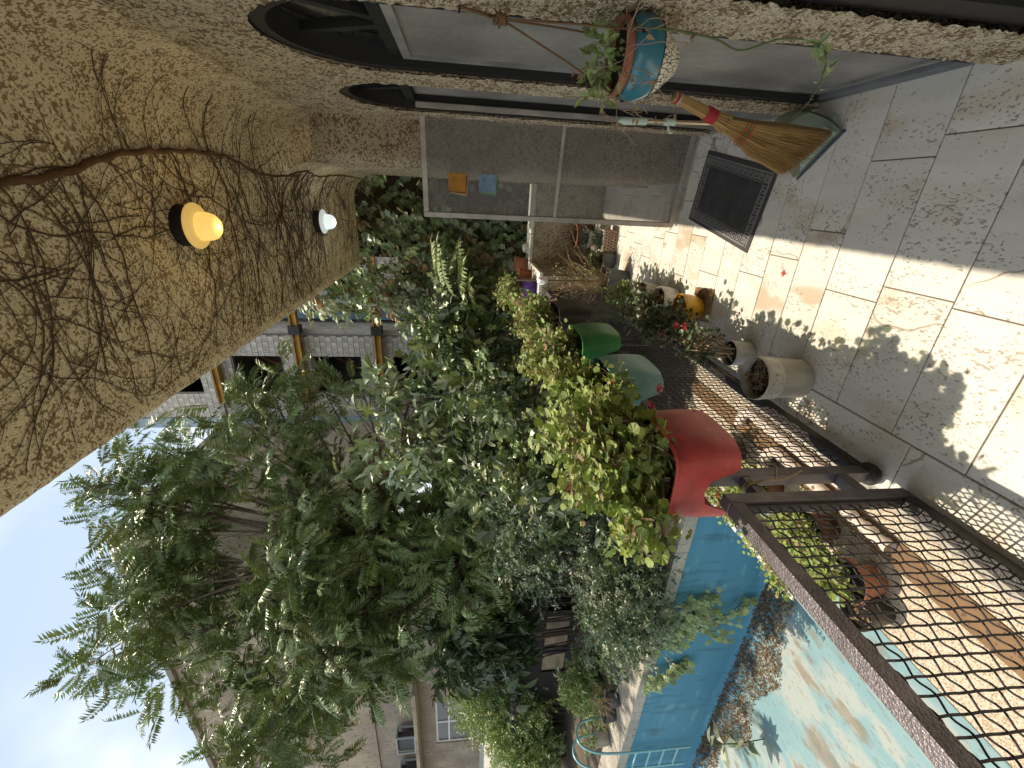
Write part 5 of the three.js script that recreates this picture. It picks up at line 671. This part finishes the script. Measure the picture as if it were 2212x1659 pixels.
function limbs(trunk, tops, r0, R) { const L = []; for (const p of tops) { const s = trunk[Math.floor(lerp(0.45, 1, R()) * (trunk.length - 1))], m = s.clone().lerp(p, 0.5).add(V(0, 0.25 * p.distanceTo(s) * 0.3, 0)).add(rv(R).multiplyScalar(0.25)); const c = curve([s, m, p], 12); L.push(tube(c, c.map((_, i) => lerp(r0 * 0.55, 0.008, i / 12)), 6)); for (let k = 0; k < 4; k++) { const e = p.clone().add(rv(R).multiplyScalar(0.7)); const b = c[8 + (k % 4)]; L.push(tube(curve([b, b.clone().lerp(e, 0.5).add(rv(R).multiplyScalar(0.08)), e], 5), [0.010, 0.009, 0.008, 0.006, 0.005, 0.003], 4)); } } return L; }
{ // the big tree with feathery compound leaves
  const R = mulberry(100), base = at(1330, 1225, 9.2); base.y = YD; const t = thing('feathery_tree', 'tall tree with feathery compound leaves filling the garden beside the beige building', 'tree', base);
  const trunk = curve([base, base.clone().add(V(0.1, 1.2, 0)), at(1010, 1205, 9.2), at(900, 1170, 9.2), at(760, 1150, 9.3)], 24);
  const cl = [...poly(R, [[225, 1400], [250, 1300], [255, 1180], [255, 1080], [340, 985], [480, 930], [620, 920], [760, 930], [880, 1000], [1010, 1060], [1120, 1180], [1080, 1320], [960, 1420], [840, 1480], [720, 1560], [560, 1640], [470, 1620], [400, 1540], [380, 1470], [300, 1480]], 74, 7.6, 10.4, 0.55, 1.0), [at(190, 1435, 9), 0.5], [at(230, 1420, 9), 0.5], [at(230, 1090, 8.6), 0.5], [at(210, 1030, 8.4), 0.35, 0.5], [at(620, 800, 8.2), 0.42], [at(585, 850, 8.4), 0.6], [at(520, 900, 8.5), 0.6], [at(700, 845, 8.4), 0.5], [at(780, 830, 8.4), 0.5], [at(430, 945, 8.6), 0.5], [at(330, 960, 8.6), 0.5], [at(560, 1690, 10), 0.8], [at(690, 1640, 10), 0.7]];
  part('trunk', tube(trunk, trunk.map((_, i) => lerp(0.16, 0.05, i / 24)), 10), MAT.bark, t); local(t.children[0].geometry, t); const lb = part('branches', limbs(trunk, cl.map((c) => c[0]), 0.10, R), MAT.bark, t); local(lb.geometry, t);
  const L = fill(R, cl, 86, { s: 0.44, droop: -0.18, out: 0.8, rn: 0.75, lo: 0.65, hi: 1.35 }); split(L, 3).forEach((l, i) => instances('crown', GEO.frond[i], MAT.leaf, t, l));
}
{ // second, closer tree on the right with broad leaves catching the sun
  const R = mulberry(101), base = at(1240, 830, 7.2); base.y = YD; const t = thing('broadleaf_tree', 'young broad-leaved tree with shiny leaves before the block building', 'tree', base); const trunk = curve([base, at(1100, 830, 7.2), at(960, 835, 7.2), at(880, 830, 7.1)], 16); part('trunk', tube(trunk, trunk.map((_, i) => lerp(0.07, 0.02, i / 16)), 8), MAT.bark, t); local(t.children[0].geometry, t);
  const cl = [[at(850, 820, 6.9), 0.4], [at(830, 880, 7.0), 0.42], [at(930, 780, 6.9), 0.3], [at(1000, 750, 7), 0.4], [at(980, 850, 7.1), 0.55], [at(1040, 760, 7.2), 0.55], [at(920, 930, 7.0), 0.5], [at(850, 960, 7.0), 0.45], [at(1000, 960, 7.1), 0.55], [at(1090, 900, 7.2), 0.55], [at(1060, 1020, 7.0), 0.5], [at(890, 1010, 7.2), 0.4]];
  const lb = part('branches', limbs(trunk, cl.map((c) => c[0]), 0.05, R), MAT.bark, t); local(lb.geometry, t); const L = fill(R, cl, 135, { s: 0.36, droop: -0.15, lo: 0.7, hi: 1.35 }); const [a, b, c] = split(L, 3); instances('crown', GEO.broad[0], MAT.leafPale, t, a); instances('crown', GEO.broad[1], MAT.leafIvy, t, b); instances('crown', GEO.ivy[0], MAT.leaf, t, c);
}
{ const R = mulberry(102), base = at(1060, 640, 5.9); const t = thing('fern_sapling', 'sapling with long arching feather-like fronds between ivy and railing', 'sapling', V(base.x, YD, base.z)); const top = at(950, 650, 5.9); const s = part('stem', tube(curve([V(base.x, YD, base.z), base, top], 12), 0.025, 6), MAT.bark, t); local(s.geometry, t); const L = []; for (let i = 0; i < 26; i++) { const a = i * 2.4 + R(), d = V(Math.cos(a), 0.25 + 0.45 * R(), Math.sin(a) * 0.8); L.push({ p: top.clone().add(V(0, -0.6 * R(), 0)), d, n: V(-d.x * 0.3, 1, 0.35 - d.z * 0.3), s: 0.6 + 0.25 * R(), c: tint(R, 0.8, 1.3) }); } split(L, 2).forEach((l, i) => instances('foliage', GEO.fern[i], MAT.leafIvy, t, l)); }
{ // ivy-clad wall beyond the parapet
  const R = mulberry(103), t = thing('ivy_wall', 'boundary wall smothered in variegated ivy beyond the parapet', 'ivy', P(-0.4, YD, 6.6)); part('wall', local(bx(-0.95, 3, YD, 4.2, 6.75, 7.0), t), mat([0.14, 0.10, 0.07], 0.95, { map: rep(concMap, 0.6) }), t);
  const v = []; for (let i = 0; i < 70; i++) { let x = -1.2 + R() * 2.0, y = -0.6 + R() * 3.5, a = R() * 6.28; const pts = []; for (let k = 0; k < 12; k++) { pts.push(P(x, y, 6.70 - 0.02 * R()).sub(t.position)); a += (R() - 0.5) * 1.1; x += Math.cos(a) * 0.09; y += Math.sin(a) * 0.09; } v.push(tube(pts, 0.006, 4)); } part('stems', v, MAT.dryTwig, t, { kind: 'stuff' });
  const L = [], L2 = [], Ld = []; for (let i = 0; i < 2300; i++) { const x = -1.75 + 2.6 * R(), y = -0.9 + 4.9 * R(), edge = x < -0.25 ? 1 : 0.42; if (R() > edge * (0.45 + 0.8 * vn(x * 2.2 + 7, y * 2.2, 15))) continue; const f = 6.66 - (x < -0.3 ? 0.5 : 0.22) * R() * R() - Math.max(0, -0.3 - x) * 0.25 * R(); const e = { p: P(x, y, f), d: V((R() - 0.5) * 1.4, -0.3 - 0.8 * R(), 0.5), n: V(-0.35, 0.55, 0.9).add(rv(R).multiplyScalar(0.55)), s: 0.24 + 0.12 * R(), c: tint(R, 0.7, 1.4, 0.1) }; (R() < 0.14 ? Ld : R() < 0.5 ? L : L2).push(e); }
  instances('foliage', GEO.ivy[0], MAT.leafIvy, t, L); instances('foliage', GEO.ivy[1], MAT.leafPale, t, L2); instances('dry_leaves', GEO.ivy[1], MAT.leafDry, t, Ld);
  const cl = [[at(800, 640, 6.6), 0.32], [at(770, 610, 6.7), 0.3], [at(960, 560, 6.5), 0.4], [at(1040, 590, 6.4), 0.4], [at(1090, 640, 6.3), 0.35]]; split(fill(R, cl, 420, { s: 0.21, droop: -0.35, lo: 0.8, hi: 1.4 }), 2).forEach((l, i) => instances('foliage', GEO.ivy[i], i ? MAT.leafLight : MAT.leafIvy, t, l));
}
function shrub(name, label, pts, n, D0, D1, r0, r1, per, o, seed, geos, mats) { const R = mulberry(seed), cl = poly(R, pts, n, D0, D1, r0, r1); const c = cl.reduce((a, q) => a.add(q[0]), V(0, 0, 0)).multiplyScalar(1 / cl.length); const t = thing(name, label, 'shrub', V(c.x, YD, c.z)); const st = []; for (const q of cl) { const b = V(lerp(q[0].x, c.x, 0.35), YD, lerp(q[0].z, c.z, 0.35)); st.push(tube(curve([b, b.clone().lerp(q[0], 0.5).add(rv(R).multiplyScalar(0.1)), q[0]], 6), [0.02, 0.018, 0.016, 0.013, 0.01, 0.008, 0.005], 5)); } const s = part('stems', st, MAT.bark, t); local(s.geometry, t); const L = fill(R, cl, per, o); split(L, geos.length).forEach((l, i) => instances('foliage', geos[i], mats[i], t, l)); return t; }
const G = GEO;
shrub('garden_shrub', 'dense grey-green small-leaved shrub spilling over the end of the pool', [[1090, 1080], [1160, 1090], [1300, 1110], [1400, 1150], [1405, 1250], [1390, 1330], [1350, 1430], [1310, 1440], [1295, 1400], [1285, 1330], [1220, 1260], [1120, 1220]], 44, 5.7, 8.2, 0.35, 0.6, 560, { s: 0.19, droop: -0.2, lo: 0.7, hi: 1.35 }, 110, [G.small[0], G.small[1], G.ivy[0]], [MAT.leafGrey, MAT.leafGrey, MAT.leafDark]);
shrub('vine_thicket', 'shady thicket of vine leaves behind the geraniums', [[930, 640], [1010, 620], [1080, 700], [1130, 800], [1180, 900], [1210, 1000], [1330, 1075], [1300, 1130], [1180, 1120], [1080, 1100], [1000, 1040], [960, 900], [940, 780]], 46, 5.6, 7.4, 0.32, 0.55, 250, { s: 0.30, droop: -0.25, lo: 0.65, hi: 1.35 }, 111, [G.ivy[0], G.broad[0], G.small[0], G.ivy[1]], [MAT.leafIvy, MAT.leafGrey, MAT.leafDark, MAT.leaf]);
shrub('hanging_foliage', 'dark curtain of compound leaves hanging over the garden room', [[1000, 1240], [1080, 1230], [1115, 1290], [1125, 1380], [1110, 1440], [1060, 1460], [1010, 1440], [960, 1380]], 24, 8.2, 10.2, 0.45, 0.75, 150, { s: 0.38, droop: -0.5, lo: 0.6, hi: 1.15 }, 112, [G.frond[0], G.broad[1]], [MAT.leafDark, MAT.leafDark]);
shrub('light_vine', 'sunlit yellow-green vine heaped over the shed roof', [[1000, 1450], [1080, 1450], [1150, 1490], [1175, 1560], [1190, 1680], [1130, 1690], [1090, 1640], [1050, 1590], [1000, 1530]], 40, 11.2, 13.0, 0.45, 0.7, 330, { s: 0.26, droop: -0.1, lo: 0.8, hi: 1.4 }, 113, [G.small[0], G.small[1]], [MAT.leafLight, MAT.leafIvy]);
shrub('poolside_bush', 'yellowish bush at the sunny end of the pool edge', [[1225, 1440], [1280, 1440], [1310, 1490], [1290, 1550], [1240, 1520]], 9, 8.6, 9.6, 0.25, 0.4, 500, { s: 0.2, lo: 0.8, hi: 1.4 }, 114, [G.small[0], G.broad[0]], [MAT.leafLight, MAT.leafIvy]);
{ // trailing vine hanging down the blue pool wall
  const R = mulberry(115), t = thing('trailing_vine', 'leafy vine trailing down the blue end wall of the pool', 'vine', P(-5.9, YD, 3.88)); const L = [], st = []; for (let i = 0; i < 9; i++) { let x = -5.2 - R() * 1.9, y = YD + 0.06, f = 3.9; const n = Math.round((0.35 + R() * (i < 5 ? 1.05 : 0.5)) / 0.06), pts = [P(x, y, 4.1), P(x, y, 3.9)]; for (let k = 0; k < n; k++) { y -= 0.06; x += (R() - 0.5) * 0.06 + 0.018; f = 3.88 - 0.06 * Math.sin(k * 0.5) - 0.03 * R(); pts.push(P(x, y, f)); for (let q = 0; q < 3; q++) L.push({ p: P(x + (R() - 0.5) * 0.26, y + (R() - 0.5) * 0.1, f - 0.10 * R()), d: V((R() - 0.5) * 1.6, -0.6, 0.3), n: V(0.3, 0.55, 0.8).add(rv(R).multiplyScalar(0.5)), s: 0.10 + 0.07 * R(), c: tint(R, 0.8, 1.4) }); } st.push(tube(pts.map((p) => p.sub(t.position)), 0.006, 5)); } part('stems', st, MAT.stem, t); split(L, 2).forEach((l, i) => instances('foliage', G.leaf1, i ? MAT.leafIvy : MAT.leaf, t, l)); }
{ // brown leaf litter where wall meets pool floor
  const R = mulberry(116), g = fin([ovate]), t = new THREE.Group(); t.name = 'leaf_litter'; t.userData = { label: 'drift of brown dead leaves along the pool floor edge', category: 'leaf litter', kind: 'stuff' }; scene.add(t); const L = []; for (let i = 0; i < 11000; i++) { const x = -3.6 - 6.2 * R(), k = Math.pow(R(), 1.5), f = 3.90 - k * (0.22 + 0.45 * vn(x * 1.3, 3, 2)); if (R() > 0.35 + 0.9 * vn(x * 2, f * 2, 8)) continue; const dd = Math.max(0, f - 3.7); L.push({ p: P(x, PB + 0.012 + 0.25 - Math.sqrt(Math.max(0, 0.0625 - dd * dd)) + 0.02 * R(), f), d: rv(R), n: V(0, 1, 0).add(rv(R).multiplyScalar(0.6)), s: 0.02 + 0.04 * R(), c: tint(R, 0.3, 0.9, 0.25) }); } instances('dead_leaves', g, MAT.leafDry, t, L); }
for (const [i, x, f, h, lab] of [[0, -7.2, 3.1, 0.95, 'leggy green weed growing up from the pale pool floor'], [1, -4.35, 1.12, 0.8, 'leafy weed near the gate side of the pool'], [2, -9.0, 2.6, 0.6, 'small weed at the outer side of the pool floor']]) { const R = mulberry(120 + i), t = thing('pool_weed', lab, 'weed', P(x, PB, f), 0, 'weeds in the empty pool'), st = curve([V(0, 0, 0), V(0.05, h * 0.5, 0.04), V(0.02, h, 0)], 10); part('stem', tube(st, 0.008, 5), MAT.stem, t); const L = []; for (let k = 0; k < 16; k++) { const q = st[2 + Math.floor(R() * 8)]; const a = k * 2.4; L.push({ p: q.clone().add(t.position), d: V(Math.cos(a), 0.25, Math.sin(a)), n: V(0, 1, 0).add(rv(R).multiplyScalar(0.4)), s: 0.2 + 0.12 * R(), c: tint(R, 0.8, 1.2) }); } instances('foliage', fin([ovate]), MAT.leafGrey, t, L); }

// ================================================================ THINGS IN THE YARD
{
  const R = mulberry(130); const trough = (label, x0, x1, f0, f1, seed) => { const t = thing('white_trough', label, 'planter', P((x0 + x1) / 2, YD + 0.006, (f0 + f1) / 2)), w = (x1 - x0) / 2, l = (f1 - f0) / 2; part('box', [bx(-w, w, 0, 0.02, -l, l), bx(-w, -w + 0.02, 0.021, 0.24, -l, l), bx(w - 0.02, w, 0.021, 0.24, -l, l), bx(-w + 0.021, w - 0.021, 0.021, 0.24, -l, -l + 0.02), bx(-w + 0.021, w - 0.021, 0.021, 0.24, l - 0.02, l)], MAT.offwhite, t); part('rim', [rbx(-w - 0.02, -w + 0.025, 0.241, 0.262, -l - 0.02, l + 0.02, 0.005), rbx(w - 0.025, w + 0.02, 0.241, 0.262, -l - 0.02, l + 0.02, 0.005)], MAT.offwhite, t); part('soil', bx(-w + 0.021, w - 0.021, 0.1, 0.2, -l + 0.021, l - 0.021), MAT.soil, t); const S = mulberry(seed); geranium(t, S, () => P((x0 + x1) / 2 + (S() - 0.5) * w, YD + 0.2, (f0 + f1) / 2 + (S() - 0.5) * l * 1.6), Array.from({ length: 22 }, () => P(lerp(x0, x1, S()), YD + 0.24 + 0.10 * S(), lerp(f0, f1, S()))), { leaves: 9, size: 0.05, flowers: [P(lerp(x0, x1, 0.4), YD + 0.34, lerp(f0, f1, 0.3))] }); return t; };
  trough('white trough of geraniums on the blue pool edge, nearer one', -2.80, -2.56, 2.1, 2.75, 131); trough('white trough of geraniums on the blue pool edge, farther one', -2.82, -2.58, 2.85, 3.55, 132);
  const R2 = mulberry(133); potted('terracotta_pot', 'round terracotta pot of bright geraniums on the yard paving', -2.32, 1.83, wall2([[0.0005, 0], [0.10, 0], [0.135, 0.18], [0.15, 0.182], [0.15, 0.22]], 0.008), MAT.terra, 0.13, 0.19, (t) => geranium(t, R2, () => P(-2.32, YD + 0.2, 1.83), tipsIn(26, -2.33, YD + 0.36, 2.0, 0.17, 0.11, 0.24)(R2), { leaves: 15, size: 0.062 }), 'pot', YD);
  potted('dark_pot', 'empty-looking dark plastic pot with dry soil on the yard paving', -2.46, 1.70, wall2([[0.0005, 0], [0.085, 0], [0.115, 0.2], [0.12, 0.203], [0.12, 0.215]], 0.005), pot([0.035, 0.03, 0.03], 0.5), 0.108, 0.17, (t) => { const e = []; for (let i = 0; i < 60; i++) { const a = R() * 6.28, r = 0.1 * Math.sqrt(R()); e.push({ p: V(r * Math.cos(a), 0.18, r * Math.sin(a)).add(t.position), d: rv(R), n: V(0, 1, 0).add(rv(R).multiplyScalar(0.5)), s: 0.03, c: tint(R, 0.6, 1.4) }); } instances('dry_leaves', fin([ovate]), MAT.leafDry, t, e); }, 'pot', YD);
  for (const [i, f, x] of [[0, 2.25, -2.25], [1, 2.85, -2.3], [2, 3.4, -2.3]]) { const S = mulberry(140 + i); potted('geranium_pot', ['brown pot of leafy geraniums nearest the gate in the yard row', 'brown pot of leafy geraniums in the middle of the yard row', 'brown pot of leafy geraniums at the far end of the yard row'][i], x, f, wall2([[0.0005, 0], [0.09, 0], [0.12, 0.18], [0.13, 0.2]], 0.006), pot([0.2, 0.09, 0.05], 0.8), 0.115, 0.17, (t) => geranium(t, S, () => P(x, YD + 0.18, f), tipsIn(26, x, YD + 0.36, f, 0.19, 0.12, 0.3)(S), { leaves: 12, size: 0.055, flowers: i ? [P(x - 0.1, YD + 0.55, f)] : [] }), 'pot', YD); }
  const pm = mat([0.62, 0.52, 0.45], 0.5); for (const [i, x, f] of [[0, -2.0, 2.3], [1, -1.84, 2.75]]) { const t = thing('drain_pipe', ['pale plastic pipe with elbow lying along the brown band', 'second pale plastic pipe lying closer to the balcony'][i], 'pipe', P(x, YD + 0.06, f)); part('pipe', tube([V(0, 0, 0.5), V(0.01, 0, -0.5)], 0.045, 14), pm, t); part('elbow', tube(curve([V(0.01, 0, -0.5), V(0.012, 0.01, -0.62), V(-0.06, 0.02, -0.68), V(-0.16, 0.02, -0.69)], 14), 0.05, 14), pm, t); }
  // pool ladder
  const t = thing('pool_ladder', 'pale turquoise tubular pool ladder at the sunny pool corner', 'ladder', P(-9.2, YD + 0.03, 4.0)), m = mat([0.27, 0.50, 0.53], 0.4, { metalness: 0.3 }); for (const x of [-0.27, 0.27]) part('handrail', tube(curve([V(x, 0, -0.42), V(x, 0.35, -0.43), V(x, 0.66, -0.36), V(x, 0.76, -0.20), V(x, 0.72, -0.04), V(x, 0.5, 0.09), V(x, 0.1, 0.14), V(x, -0.4, 0.15), V(x, -1.25, 0.15)], 60), 0.021, 10), m, t); for (let k = 0; k < 4; k++) part('rung', tube([V(-0.27, -0.25 - k * 0.26, 0.15), V(0.27, -0.25 - k * 0.26, 0.15)], 0.016, 8), m, t);
  const S = mulberry(150); potted('pleated_pot', 'pleated grey pot with a small bush by the pool ladder', -9.55, 4.42, (() => wall2([[0.0005, 0], [0.11, 0], [0.15, 0.03], [0.17, 0.26], [0.19, 0.28], [0.19, 0.31]], 0.01))(), pot([0.42, 0.38, 0.31], 0.8), 0.165, 0.27, (q) => { const L = fill(S, [[V(0, 0.38, 0).add(q.position), 0.22]], 1500, { s: 0.10, lo: 0.8, hi: 1.3 }); instances('foliage', G.small[0], MAT.leafLight, q, L); }, 'pot', YD + 0.034);
  for (const [i, x] of [[0, -8.3], [1, -8.75]]) potted('planter_box', ['grey trough with reddish plant on the pool edge', 'grey trough beside the ladder on the pool edge'][i], x, 4.4, wall2([[0.0005, 0], [0.12, 0], [0.16, 0.2], [0.17, 0.21]], 0.01), MAT.grey, 0.15, 0.18, (q) => instances('foliage', G.small[1], i ? MAT.leafLight : MAT.leafDry, q, fill(S, [[V(0, 0.3, 0).add(q.position), 0.24]], 1200, { s: 0.11 })), 'planter', YD + 0.034);
}
renderer.render(scene, camera);
